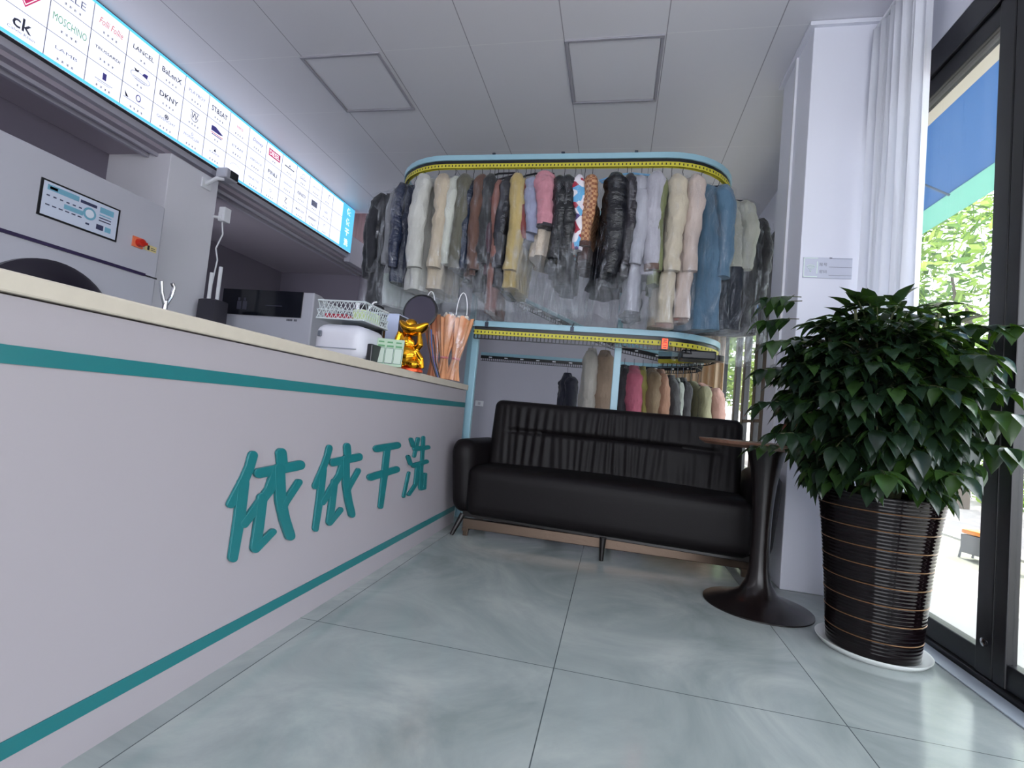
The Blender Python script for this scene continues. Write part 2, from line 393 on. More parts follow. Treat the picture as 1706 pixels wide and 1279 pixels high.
# ------------------------------------------------------------------ white sheer curtain by the door
def curtain(name, lab, p0, p1, z0, z1, folds, amp, m, gather=0, seed=1, flare=0):
    rnd = random.Random(seed); n = folds*10; rows = 14; b = MB(); vs = []; fs = []
    d = Vector(p1)-Vector(p0); L = d.length; d.normalize(); nn = Vector((d.y, -d.x))
    ph = [rnd.uniform(-.5, .5) for _ in range(folds+2)]
    for i in range(rows+1):
        t = i/rows
        for k in range(n+1):
            u = k/n; a = u*folds*2*PI
            uu = u + gather*(1-abs(2*t-1))*0
            f = amp*(1-.3*t)*math.sin(a+ph[int(u*folds)]*.6*math.sin(3*t)) + amp*.35*math.sin(2.3*a+1.3+2*t)
            p = Vector(p0)+d*(uu*L)*(1+flare*(1-t))+nn*f
            vs.append((p.x, p.y, z0+(z1-z0)*t))
    for i in range(rows):
        for k in range(n): fs.append((i*(n+1)+k, i*(n+1)+k+1, (i+1)*(n+1)+k+1, (i+1)*(n+1)+k))
    b.add(vs, fs); o = b.build(name, m, smooth=True, angle=80, solid=.002); return o
m_sheer = cloth_trans('white_sheer_cloth', (246, 247, 252), .35)
o = thing('curtain', 'tall white sheer curtain hanging beside the black glass door', 'curtain', (0, 0, 0))
q = curtain('panel', '', (1.20, 2.40), (1.20, 2.83), .03, 2.96, 6, .035, m_sheer, seed=3); q.parent = o
MB().tube([(1.2, 2.3, 2.99), (1.2, 2.866, 2.99)], .012).build('rod', m_white, o)
m_cream = cloth_trans('cream_curtain_cloth', (232, 214, 190), .4)
o = thing('curtain', 'cream curtain in the far corner behind the conveyor by the rear windows', 'curtain', (0, 0, 0))
q = curtain('panel', '', (.52, 6.86), (1.24, 6.40), .03, 1.98, 9, .05, m_cream, seed=5); q.parent = o
MB().tube([(.5, 6.87, 2.0), (1.26, 6.385, 2.0)], .012).build('rod', m_white, o)

# ------------------------------------------------------------------ wifi plate, switch box on the column
def face_y(y):  # plane facing -Y
    return lambda u, v, h=0: (u, y-h, v)
o = thing('wifi_sign', 'clear wall plate with a wifi symbol and two blank lines on white column', 'sign', (0, 0, 0))
MB().box(.915, 1.15, 2.866, 2.8715, 1.637, 1.748).build('plate', mat('clear_acrylic_on_white', (206, 209, 222), .15), o, bevel=.001)
b = MB(); fy = face_y(2.8655); gm = mat('pale_green_print', (226, 240, 232), .4); dk = mat('grey_print', (120, 122, 136), .4)
for u0, u1, v0, v1 in ((.917, .985, 1.741, 1.745), (.917, .985, 1.641, 1.645), (.917, .921, 1.641, 1.745), (.981, .985, 1.66, 1.725)):
    b.box(u0, u1, 2.8645, 2.866, v0, v1)
for r in (.012, .021, .030):
    pts = [(.952+r*math.sin(a), 2.8645, 1.675+r*math.cos(a)) for a in [(-.75+1.5*k/8) for k in range(9)]]
    b.tube(pts, .0022, 6)
b.ball((.952, 2.8645, 1.673), .004, 8)
b.build('wifi_symbol', gm, o)
b = MB()
put_text(b, '账号', lambda u, v: (u, 2.8655, v), 1.012, 1.71, height=.018); put_text(b, '密码', lambda u, v: (u, 2.8655, v), 1.012, 1.672, height=.018)
for v in (1.742, 1.696, 1.652): b.box(1.04, 1.148, 2.865, 2.866, v, v+.0018)
b.box(1.04, 1.052, 2.864, 2.866, 1.742, 1.748)
b.build('lettering', dk, o)
o = thing('switch_box', 'small grey switch box on side of the white column', 'switch', (.9, 3.1, 1.16))
MB().box(-.035, 0, -.06, .07, 0, .10).build('body', m_lgrey, o, bevel=.006); MB().box(-.04, -.035, -.04, .05, .03, .08).build('cover', m_white, o, bevel=.003)
MB().box(-.06, 0, -.07, .09, -.02, -.008).build('ledge', m_chrome, o)

# ------------------------------------------------------------------ counter
ct = thing('reception_counter', 'long white reception counter with teal stripes and teal Chinese letters', 'counter', (0, 0, 0))
MB().box(-1.62, -1.012, -.6, 3.30, 0, .897).build('body', m_counter, ct)
MB().box(-1.66, -1.0, -.62, 3.305, .90, .937).build('countertop', m_ctop, ct, bevel=.004)
MB().box(-1.012, -1.009, -.6, 3.295, .782, .814).build('stripe', m_teal, ct)
MB().box(-1.012, -1.009, -.6, 3.295, .083, .116).build('stripe', m_teal, ct)
CH = {'yi1':[[(1.252,0.5959),(1.2569,0.5991),(1.2636,0.6003),(1.271,0.5996),(1.2781,0.5968),(1.2837,0.5924),(1.2868,0.5872),(1.2871,0.5824),(1.2791,0.5501),(1.2633,0.5138),(1.2189,0.4501),(1.2158,0.4475),(1.2109,0.4462),(1.205,0.4468),(1.1991,0.4491),(1.1941,0.4527),(1.1908,0.457),(1.1897,0.4615),(1.1907,0.4651),(1.2289,0.5291),(1.2437,0.5616),(1.2498,0.5918)],[(1.2218,0.5203),(1.2264,0.5246),(1.2336,0.5267),(1.2422,0.5264),(1.251,0.5235),(1.2586,0.5185),(1.2636,0.5123),(1.2653,0.5062),(1.2661,0.411),(1.2561,0.2978),(1.2546,0.2938),(1.2505,0.2912),(1.2444,0.2907),(1.2373,0.2924),(1.2305,0.296),(1.2249,0.3009),(1.2213,0.3064),(1.2204,0.3112),(1.2235,0.4229),(1.2205,0.515)],[(1.3682,0.5916),(1.3714,0.597),(1.3779,0.6007),(1.3868,0.6021),(1.3966,0.601),(1.4059,0.5975),(1.413,0.5921),(1.4168,0.5862),(1.4296,0.5493),(1.4299,0.5434),(1.4264,0.5379),(1.4195,0.5344),(1.4103,0.5334),(1.4003,0.5349),(1.3911,0.5387),(1.3842,0.5442),(1.3806,0.5501),(1.3685,0.5859)],[(1.3008,0.5184),(1.2924,0.5214),(1.2856,0.5263),(1.2814,0.5321),(1.2804,0.538),(1.2828,0.5431),(1.2883,0.5467),(1.2953,0.548),(1.4879,0.5561),(1.4975,0.5554),(1.5078,0.5523),(1.5163,0.5472),(1.5216,0.5408),(1.5228,0.5343),(1.5196,0.5287),(1.5128,0.5249),(1.504,0.5235),(1.3089,0.5175)],[(1.3623,0.5486),(1.3701,0.5519),(1.3801,0.5526),(1.3909,0.5504),(1.4006,0.5458),(1.4078,0.5394),(1.4111,0.5322),(1.4103,0.5259),(1.3768,0.4669),(1.2796,0.3828),(1.2757,0.3807),(1.2698,0.3803),(1.2633,0.3819),(1.2571,0.385),(1.2523,0.3893),(1.2495,0.3941),(1.2492,0.3986),(1.2511,0.4019),(1.3385,0.4864),(1.3581,0.5437)],[(1.3087,0.4664),(1.3133,0.47),(1.3202,0.4717),(1.3285,0.4709),(1.337,0.468),(1.3441,0.4632),(1.3488,0.4573),(1.3503,0.4518),(1.3499,0.3637),(1.3442,0.3033),(1.3424,0.299),(1.3377,0.2963),(1.3308,0.2958),(1.3229,0.2976),(1.3152,0.3014),(1.309,0.3066),(1.3051,0.3124),(1.3041,0.3174),(1.307,0.3764),(1.3073,0.4617)],[(1.3333,0.2946),(1.3265,0.2953),(1.3195,0.298),(1.3133,0.3022),(1.3089,0.3072),(1.3069,0.3122),(1.3076,0.3165),(1.3107,0.3193),(1.3845,0.3526),(1.3889,0.3537),(1.3947,0.3533),(1.4009,0.3512),(1.4064,0.3478),(1.4104,0.3437),(1.4123,0.3394),(1.4116,0.3357),(1.4088,0.3333),(1.3383,0.2957)],[(1.367,0.5456),(1.3708,0.5506),(1.3778,0.5537),(1.3868,0.5545),(1.3967,0.5527),(1.4056,0.5486),(1.4123,0.5429),(1.4155,0.5368),(1.441,0.4334),(1.472,0.3707),(1.5093,0.3108),(1.5117,0.3045),(1.5103,0.2987),(1.5048,0.295),(1.4963,0.2939),(1.4862,0.2955),(1.4761,0.2995),(1.4675,0.3053),(1.4621,0.3115),(1.4232,0.3717),(1.3915,0.4376),(1.3668,0.54)],[(1.4877,0.4934),(1.4937,0.4944),(1.5006,0.4937),(1.5075,0.4914),(1.5131,0.4878),(1.5165,0.4834),(1.5173,0.4791),(1.5154,0.4757),(1.4575,0.4196),(1.4486,0.4062),(1.4465,0.4039),(1.4425,0.4025),(1.4374,0.4026),(1.432,0.4041),(1.4271,0.4067),(1.4235,0.41),(1.4218,0.4135),(1.4221,0.4165),(1.4273,0.4348),(1.4837,0.4911)]],'gan':[[(2.0374,0.5504),(2.0243,0.5536),(2.014,0.5587),(2.0079,0.5648),(2.007,0.5711),(2.0113,0.5765),(2.0203,0.5802),(2.0317,0.5817),(2.241,0.5868),(2.2551,0.5861),(2.2698,0.5829),(2.2817,0.5778),(2.2888,0.5714),(2.2898,0.5649),(2.2847,0.5593),(2.2742,0.5556),(2.2613,0.5542),(2.0502,0.5495)],[(2.0118,0.429),(1.9986,0.4322),(1.9875,0.4373),(1.9802,0.4435),(1.9775,0.4498),(1.9801,0.4553),(1.9875,0.4592),(1.9976,0.4607),(2.2531,0.4706),(2.267,0.4701),(2.2823,0.467),(2.2955,0.4618),(2.3044,0.4553),(2.3076,0.4486),(2.3044,0.4427),(2.2954,0.4387),(2.2833,0.4371),(2.024,0.4282)],[(2.1158,0.566),(2.1223,0.5698),(2.1323,0.5718),(2.1443,0.5717),(2.1565,0.5695),(2.1667,0.5655),(2.1735,0.5603),(2.1757,0.5552),(2.1753,0.4407),(2.1626,0.2924),(2.1608,0.2891),(2.1556,0.2868),(2.1476,0.2863),(2.1384,0.2875),(2.1292,0.2903),(2.1216,0.2943),(2.1168,0.2987),(2.1153,0.3027),(2.1135,0.45),(2.1138,0.5614)]],'xi':[[(2.3856,0.5943),(2.3867,0.5979),(2.3914,0.6008),(2.399,0.6026),(2.4084,0.6029),(2.418,0.6016),(2.4264,0.5991),(2.4318,0.5958),(2.4732,0.5602),(2.4757,0.5565),(2.4745,0.5528),(2.4695,0.5499),(2.4615,0.5482),(2.4518,0.5481),(2.4419,0.5496),(2.4335,0.5523),(2.428,0.5556),(2.388,0.5907)],[(2.3712,0.5084),(2.3725,0.5119),(2.3773,0.5146),(2.385,0.516),(2.3943,0.5158),(2.4037,0.5142),(2.4119,0.5113),(2.4171,0.5079),(2.4587,0.4684),(2.4609,0.4647),(2.4595,0.4611),(2.4544,0.4584),(2.4463,0.4572),(2.4367,0.4575),(2.427,0.4594),(2.4188,0.4624),(2.4135,0.4659),(2.3733,0.5048)],[(2.4098,0.4275),(2.4142,0.429),(2.4203,0.4295),(2.4272,0.4288),(2.4339,0.427),(2.4393,0.4245),(2.4424,0.4217),(2.4429,0.4191),(2.409,0.3022),(2.4071,0.3002),(2.4028,0.2989),(2.3968,0.2988),(2.3901,0.2998),(2.3836,0.3018),(2.3785,0.3045),(2.3755,0.3074),(2.375,0.3099),(2.408,0.4254)],[(2.4796,0.5984),(2.4861,0.601),(2.4952,0.6021),(2.5056,0.6017),(2.5155,0.5998),(2.5235,0.5967),(2.5281,0.5928),(2.5288,0.5891),(2.4923,0.4996),(2.4903,0.4973),(2.4856,0.4957),(2.4792,0.4951),(2.4719,0.4957),(2.465,0.4973),(2.4596,0.4997),(2.4565,0.5025),(2.456,0.5051),(2.4768,0.5952)],[(2.5562,0.6023),(2.5604,0.6047),(2.5673,0.6062),(2.5756,0.6064),(2.5841,0.6053),(2.5915,0.6032),(2.5966,0.6003),(2.5985,0.5973),(2.617,0.4518),(2.6159,0.449),(2.6115,0.4468),(2.6044,0.4458),(2.596,0.446),(2.5874,0.4476),(2.58,0.4501),(2.575,0.4533),(2.5732,0.4563),(2.5551,0.5995)],[(2.4723,0.5293),(2.4607,0.5319),(2.4516,0.5359),(2.4465,0.5406),(2.446,0.5453),(2.4503,0.5492),(2.4586,0.5518),(2.469,0.5527),(2.6508,0.5527),(2.6631,0.552),(2.6757,0.5494),(2.6857,0.5453),(2.6915,0.5405),(2.692,0.5357),(2.6872,0.5317),(2.6779,0.5291),(2.6665,0.5283),(2.4838,0.5284)],[(2.4788,0.4428),(2.4666,0.4451),(2.4563,0.4489),(2.4495,0.4536),(2.447,0.4585),(2.4494,0.4627),(2.4562,0.4657),(2.4656,0.467),(2.6482,0.473),(2.6594,0.4726),(2.6718,0.4705),(2.6824,0.4669),(2.6895,0.4625),(2.6921,0.4578),(2.6896,0.4537),(2.6824,0.4509),(2.6727,0.4497),(2.49,0.4422)],[(2.5101,0.4583),(2.5154,0.4606),(2.5235,0.4617),(2.5331,0.4613),(2.5428,0.4593),(2.551,0.4563),(2.5563,0.4525),(2.5579,0.4489),(2.5536,0.3442),(2.4711,0.3007),(2.4665,0.2994),(2.4597,0.2991),(2.4519,0.3002),(2.4444,0.3024),(2.4384,0.3054),(2.4348,0.3087),(2.4341,0.3118),(2.4362,0.314),(2.5088,0.3546),(2.5084,0.4552)],[(2.5616,0.4566),(2.566,0.4591),(2.5733,0.4603),(2.5823,0.4602),(2.5917,0.4587),(2.5999,0.456),(2.6057,0.4525),(2.608,0.4491),(2.6382,0.3177),(2.637,0.3141),(2.6316,0.3115),(2.6228,0.3104),(2.612,0.3112),(2.6009,0.3135),(2.5913,0.3172),(2.5847,0.3215),(2.5821,0.3255),(2.5606,0.4536)],[(2.6094,0.308),(2.6003,0.3105),(2.5929,0.3139),(2.5884,0.3177),(2.5875,0.3212),(2.5904,0.324),(2.5965,0.3256),(2.6044,0.3258),(2.6567,0.3221),(2.6651,0.321),(2.6739,0.3187),(2.681,0.3155),(2.6854,0.3119),(2.6863,0.3086),(2.6835,0.3059),(2.6775,0.3045),(2.6699,0.3044),(2.6183,0.3068)],[(2.6871,0.3066),(2.6824,0.3046),(2.6749,0.304),(2.666,0.3048),(2.657,0.3068),(2.6494,0.3098),(2.6443,0.3133),(2.6425,0.3165),(2.6406,0.3955),(2.6417,0.3977),(2.6455,0.3995),(2.6515,0.4002),(2.6587,0.3998),(2.6661,0.3983),(2.6724,0.3961),(2.6766,0.3933),(2.6781,0.3907),(2.6885,0.3094)]]}
def character(name, key, dy, lab):
    b = MB()
    for i, poly in enumerate(CH[key]):
        b.prism([(u+dy, v) for u, v in poly], lambda u, v, h: (-1.011+h, u, v),   .008+.0003*i)
    o = b.build(name, m_teal, ct, bevel=.0015); o['label'] = lab
character('lettering', 'yi1', 0, 'first large teal character 依'); character('lettering', 'yi1', .3935, 'second teal character 依')
character('lettering', 'gan', 0, 'teal character 干'); character('lettering', 'xi', 0, 'teal character 洗')

# ------------------------------------------------------------------ lit sign of logos
sg = thing('lightbox_sign', 'long backlit wall sign with a grid of clothing logos and blue border', 'sign', (0, 0, 0))
m_lit = mat('backlit_white_panel', (232, 236, 255), .5, emit=1.12)
m_lit.node_tree.nodes['Principled BSDF'].inputs['Base Color'].default_value = (.12, .12, .14, 1)
m_cyan = mat('backlit_cyan_border', (96, 200, 240), .5, emit=.75)
MB().box(-3.385, -3.305, .4, 5.425, 2.515, 3.055).build('housing', m_blackrub, sg)
MB().box(-3.305, -3.30, .41, 5.42, 2.52, 3.045).build('panel', m_lit, sg)
b = MB()
b.box(-3.30, -3.297, .41, 5.42, 3.030, 3.046); b.box(-3.30, -3.297, .41, 5.42, 2.519, 2.537); b.box(-3.30, -3.2965, 5.165, 5.42, 2.519, 3.046)
b.build('border', m_cyan, sg)
b = MB()
for k in range(-7, 15): b.box(-3.30, -3.2985, 2.077+.2215*k-.0016, 2.077+.2215*k+.0016, 2.537, 3.03)
for z in (2.687, 2.864): b.box(-3.30, -3.2985, .41, 5.165, z-.0012, z+.0012)
b.build('grid_lines', mat('grey_grid_print', (110, 112, 134), .6), sg)
inks = [mat('black_ink', (70, 72, 92), .6), mat('green_ink', (120, 200, 150), .6, emit=.2), mat('red_ink', (236, 110, 104), .6, emit=.3), mat('pink_ink', (222, 60, 120), .6, emit=.3),
        mat('violet_ink', (84, 78, 160), .6, emit=.15), mat('pale_grey_ink', (140, 144, 170), .6, emit=.2), mat('white_ink', (245, 248, 255), .6, emit=.9), mat('dark_navy_ink', (44, 44, 70), .6)]
b = MB()
FX = lambda u, v, h=0: (-3.2975+h, u, v)
def cell0(c, r): return 2.077+.2215*(c-1)+.111, (2.947, 2.776, 2.612)[r]
def flush():
    global b
    if b.f: b.build('logo', inks, sg)
    b = MB()
def cell(c, r):
    flush(); return 2.077+.2215*(c-1)+.111, (2.947, 2.776, 2.612)[r]
rnd = random.Random(3)
def rect(u, v, w, h, mi, z=0): b.box(-3.2985, -3.2972+z, u-w/2, u+w/2, v-h/2, v+h/2, mi)
def ring(u, v, ru, rv, mi, wd=.003, a0=0, a1=2*PI):
    n = 24; vs = []; fs = []
    for i in range(n+1):
        a = a0+(a1-a0)*i/n
        for k in (0, 1): vs.append(FX(u+(ru-k*wd)*math.cos(a), v+(rv-k*wd)*math.sin(a)))
    for i in range(n): fs.append((2*i, 2*i+1, 2*i+3, 2*i+2))
    b.add(vs, fs, mi)
def poly(pts, mi): b.add([FX(u, v) for u, v in pts], [tuple(range(len(pts)))], mi)
def caption(c, r, n=4, mi=5):
    u, v = cell0(c, r)
    for k in range(n):
        x = u+(k-(n-1)/2)*.026; z = v-.052
        for dz in (-.004, .003): rect(x, z+dz, .011, .0022, 0)
        rect(x+rnd.uniform(-.003, .003), z, .002, .013, 0)
L_ = [(0, 0, 'M&A', .10, .03, 0, 0), (1, 0, 'ELLE', .13, .045, 5, 0), (2, 0, 'Folli Follie', .15, .042, 2, .3), (3, 0, 'LANCEL', .15, .030, 0, 0), (4, 0, 'BaLenX', .16, .038, 0, 0), (5, 0, 'PLAYBOY', .15, .024, 5, 0),
      (6, 0, 'ST&SAT', .16, .042, 0, 0), (8, 0, 'Disney', .13, .04, 4, .3), (12, 0, 'LACOSTE', .12, .018, 5, 0),
      (0, 2, 'ck', .09, .07, 0, 0), (1, 1, 'MOSCHINO', .185, .045, 1, 0), (1, 2, 'LAMB', .12, .018, 5, 0), (2, 1, 'TRUSSARDI', .16, .018, 0, 0), (4, 1, 'DKNY', .15, .036, 7, 0),
      (4, 2, 'GIVENCHY', .15, .020, 5, 0), (5, 2, 'MONCLER', .14, .020, 5, 0), (7, 1, 'ETAM', .12, .020, 5, 0), (8, 1, 'VERSACE', .15, .018, 5, 0), (8, 2, 'MINETTE', .13, .016, 5, 0),
      (9, 1, 'PINLI', .12, .034, 0, 0), (11, 1, 'KENZO', .13, .030, 0, 0), (11, 2, 'MAX CO', .13, .018, 0, 0), (12, 2, 'BURBERRY', .14, .02, 7, 0), (10, 1, 'ARMANI', .12, .016, 5, 0), (13, 1, 'LEE', .06, .02, 5, 0)]
for c_, r_, s_, w_, h_, mi, sh in L_:
    u, v = cell(c_, r_); put_text(b, s_, FX, u, v+.008, w_, h_, mi, bold=.012 if mi in (0, 7) else 0, shear=sh)
    if (c_, r_) != (0, 2): caption(c_, r_, 2 if c_ == 3 else 4)
    else: put_text(b, 'Calvin Klein', FX, u, v-.042, .13, .016, 5)
u, v = cell(0, 1)                                                      # pink triangle
for k, mi in ((1, 3), (.78, 6), (.66, 3)): poly([(u-.075*k, v+.06*k), (u, v-.07*k), (u+.075*k, v+.06*k)], mi) if 0 else None
for k, mi, z in ((1, 3, 0), (.84, 6, .0004), (.74, 3, .0008)):
    b.add([FX(u-.08*k, v+.012+.05*k, z), FX(u, v+.012-.07*k, z), FX(u+.08*k, v+.012+.05*k, z)], [(0, 1, 2)], mi)
put_text(b, '2', lambda a, c_: FX(a, c_, .0012), u, v+.03, .03, .045, 6, bold=.03)
u, v = cell(2, 2); rect(u, v+.022, .022, .042, 4); rect(u, v-.014, .11, .003, 5); rect(u, v-.024, .08, .002, 5); caption(2, 2)
u, v = cell(3, 1); poly([(u-.05, v+.05), (u-.04, v+.03), (u-.02, v+.034), (u-.012, v+.05), (u-.03, v+.042)], 7); poly([(u+.01, v+.03), (u+.045, v+.026), (u+.05, v+.055), (u+.02, v+.052)], 4); ring(u, v+.006, .07, .03, 5); rect(u, v-.006, .1, .003, 5); rect(u, v-.016, .07, .002, 5); caption(3, 1, 2)
u, v = cell(3, 2); ring(u+.005, v+.03, .018, .024, 4, .006); rect(u-.02, v-.012, .15, .003, 5); poly([(u-.09, v+.03), (u-.06, v-.004), (u-.08, v-.006)], 7); caption(3, 2)
u, v = cell(4, 2); ring(u, v+.034, .016, .016, 7, .006); rect(u, v+.034, .012, .012, 7)
u, v = cell(5, 1); ring(u, v+.01, .034, .04, 7, .004, PI, 2*PI); put_text(b, 'W', FX, u, v+.012, .06, .05, 7); rect(u, v+.045, .08, .004, 7); caption(5, 1)
u, v = cell(5, 2); ring(u, v+.036, .008, .012, 5, .003)
u, v = cell(6, 1); poly([(u-.06, v+.045), (u-.02, v+.05), (u+.03, v+.03), (u+.06, v+.02), (u+.03, v+.008), (u-.06, v+.006)], 4); rect(u, v-.006, .12, .005, 2); rect(u, v-.018, .1, .006, 4); caption(6, 1, 2)
u, v = cell(6, 2); poly([(u-.012, v+.02), (u, v+.045), (u+.012, v+.02)], 0); put_text(b, 'KAPPA', FX, u, v+.004, .1, .014, 5); caption(6, 2)
u, v = cell(7, 0); put_text(b, 'vero', FX, u, v+.01, .07, .022, 2); caption(7, 0)
u, v = cell(7, 2); ring(u, v-.01, .06, .045, 5, .002, .3, PI-.3); caption(7, 2)
u, v = cell(9, 0); rect(u, v+.012, .155, .066, 3); put_text(b, 'DIESEL', lambda a, c_: FX(a, c_, .001), u, v+.012, .135, .045, 6, bold=.02); caption(9, 0, 2)
u, v = cell(9, 2); ring(u, v+.01, .014, .014, 5, .003); caption(9, 2)
u, v = cell(10, 0); rect(u, v, .14, .008, 7); poly([(u-.012, v+.014), (u, v+.034), (u+.012, v+.014)], 0); caption(10, 0, 3)
u, v = cell(10, 2); put_text(b, 'ζ', FX, u, v+.01, .03, .06, 7); caption(10, 2, 3)
u, v = cell(11, 0); ring(u, v+.03, .022, .022, 5, .003); put_text(b, 'Qeelin', FX, u, v-.004, .1, .024, 0, shear=.3); caption(11, 0, 3)
u, v = cell(12, 1); rect(u, v+.008, .1, .06, 5); caption(12, 1, 3)
u, v = cell(13, 0); ring(u+.03, v+.02, .016, .026, 7, .005, .5, 4.5); caption(13, 0, 3)
u, v = cell(13, 2); ring(u, v+.02, .02, .018, 7, .004, .2, 4); caption(13, 2, 3)
flush()
for k, ch in enumerate('依依干洗'): put_text(b, ch, lambda a, c_: FX(a, c_, .0022), 5.292, 2.975-.123*k, height=.085, mi=6, bold=.03)
b.build('shop_name', inks, sg)

# ------------------------------------------------------------------ dry cleaning machine
dc = thing('dry_cleaning_machine', 'large pale grey cleaning machine with control panel and round dark door', 'machine', (-3.06, 0, 0))
body = MB().box(-.82, 0, .9, 2.73, 0, 1.93).build('body', m_lgrey, dc, bevel=.012)
b = MB().box(0, .006, 2.0, 2.43, 1.585, 1.785); pn = b.build('control_panel', m_blackrub, dc)
b = MB().box(.006, .008, 2.012, 2.418, 1.595, 1.775); b.build('display_face', mat('pale_blue_face', (206, 214, 232), .4), pn)
b = MB(); F = lambda u, v, h=0: (.0085+h, u, v)
def rc(u0, u1, v0, v1, mi=0): b.box(.008, .0095, u0, u1, v0, v1, mi)
rc(2.03, 2.19, 1.733, 1.762); rc(2.20, 2.29, 1.735, 1.752, 1); rc(2.31, 2.39, 1.722, 1.755); rc(2.04, 2.08, 1.74, 1.755, 1); rc(2.12, 2.22, 1.665, 1.69)
for k in range(6): rc(2.03+.033*k, 2.045+.033*k, 1.70, 1.707, 1); rc(2.03+.033*k, 2.05+.033*k, 1.65, 1.656, 1)
b.lathe([(.036, 0), (.036, .002)], 20, c=(0, 0, 0), mi=0, M=Matrix.Translation((.008, 2.255, 1.69)) @ Matrix.Rotation(PI/2, 4, 'Y'))
b.lathe([(.024, 0), (.024, .003)], 20, mi=2, M=Matrix.Translation((.008, 2.255, 1.69)) @ Matrix.Rotation(PI/2, 4, 'Y'))
for k in range(3): rc(2.31, 2.38, 1.705-.016*k, 1.711-.016*k, 1 if k else 0)
rc(2.30, 2.34, 1.62, 1.65, 1); rc(2.35, 2.385, 1.62, 1.65, 0); rc(2.24, 2.26, 1.625, 1.635, 1)
b.build('panel_graphics', [mat('teal_print', (120, 176, 200), .4), mat('navy_print', (60, 64, 96), .4), mat('white_print', (226, 232, 244), .4)], pn)
MB().box(0, .012, .9, 2.64, 1.435, 1.453).build('seam_strip', mat('dark_violet_rubber', (48, 38, 74), .4), dc)
MB().box(0, .004, 2.64, 2.73, 1.437, 1.447).build('seam_bracket', m_chrome, dc)
d = MB().lathe([(.365, 0), (.365, .03), (.34, .05), (.25, .06), (.24, .045), (0.001, .04)], 48, M=Matrix.Translation((0, 2.11, 1.0)) @ Matrix.Rotation(PI/2, 4, 'Y')).build('door', mat('dark_tinted_door', (36, 32, 44), .3), dc, smooth=True)
MB().box(.03, .07, 1.71, 1.77, .9, 1.1).build('door_handle', m_chrome, d, bevel=.01)
s_ = MB().box(0, .01, 2.53, 2.60, 1.60, 1.665).build('rotary_switch', mat('orange_plate', (226, 120, 84), .4), dc)
MB().lathe([(.026, 0), (.024, .03), (.012, .034)], 18, M=Matrix.Translation((.01, 2.57, 1.632)) @ Matrix.Rotation(PI/2, 4, 'Y')).box(.03, .045, 2.545, 2.60, 1.624, 1.64).build('knob', m_redp, s_)
b = MB().box(0, .003, 2.615, 2.70, 1.605, 1.645); b.box(.003, .0035, 2.635, 2.65, 1.61, 1.64, 1); b.box(.003, .0035, 2.66, 2.695, 1.614, 1.618, 1); b.box(.003, .0035, 2.66, 2.69, 1.626, 1.630, 1)
b.build('warning_label', [mat('cream_yellow_label', (222, 206, 150), .5), mat('black_print', (30, 30, 30), .5)], dc)

# ------------------------------------------------------------------ column fittings : camera, power box, rods
cm = thing('security_camera', 'white wall bracket camera hanging off column under the lit sign', 'camera', (-3.22, 3.30, 2.36))
MB().tube([(-.11, -.02, .0), (-.02, -.01, .05), (.02, .02, .06)], .016).build('arm', m_white, cm, smooth=True)
MB().box(-.115, -.10, -.06, .03, -.04, .04).build('mount', m_white, cm, bevel=.004)
hd = MB().box(-.03, .07, -.02, .11, .06, .14).build('head', m_lgrey, cm, bevel=.012)
MB().box(.07, .08, .02, .10, .07, .13).box(-.02, .06, .11, .12, .07, .13).build('lens_cover', m_blackrub, hd, bevel=.004)
pb = thing('power_adapter', 'white power box with dangling cable at edge of the column', 'adapter', (-3.30, 3.44, 2.14))
MB().box(-.02, .04, -.01, .06, -.02, .10).build('body', m_white, pb, bevel=.006)
MB().tube([(.0, .02, -.02), (.01, .03, -.12), (-.01, .0, -.25), (.0, .02, -.34), (-.01, .0, -.6), (-.03, -.02, -1.0)], .006).build('cable', m_white, pb, smooth=True)
MB().box(-.01, .02, -.02, -.01, -.01, .05).tube([(-.03, -.05, .0), (.0, .0, .01)], .012).build('plug', m_white, pb, bevel=.002)
rt = thing('ironing_steamer', 'dark upright steamer with two white tubes by the rear edge of column', 'steamer', (-3.20, 3.37, 0))
MB().rbox((0, 0, .735), (.18, .16, 1.43), .03, (4, 4, 4)).build('body', mat('charcoal_plastic', (52, 50, 60), .5), rt, smooth=True)
MB().tube([(-.02, -.03, 1.44), (-.02, -.03, 1.66)], .014).build('tube', m_white, rt, smooth=True)
MB().tube([(.02, .01, 1.44), (.02, .01, 1.72)], .014).build('tube', m_white, rt, smooth=True)
hp = thing('garment_hook_pole', 'slim chrome hook pole with forked tip standing behind the counter', 'pole', (-1.72, 1.585, 0))
MB().tube([(0, 0, 0), (0, 0, 1.08)], .009, 10).build('pole', m_chrome, hp, smooth=True)
MB().tube([(0, 0, 1.06), (0, -.022, 1.11), (0, -.03, 1.15)], .007).tube([(0, 0, 1.06), (.0, .02, 1.10), (0, .028, 1.14), (0, .018, 1.155)], .007).build('forked_tip', m_chrome, hp, smooth=True)

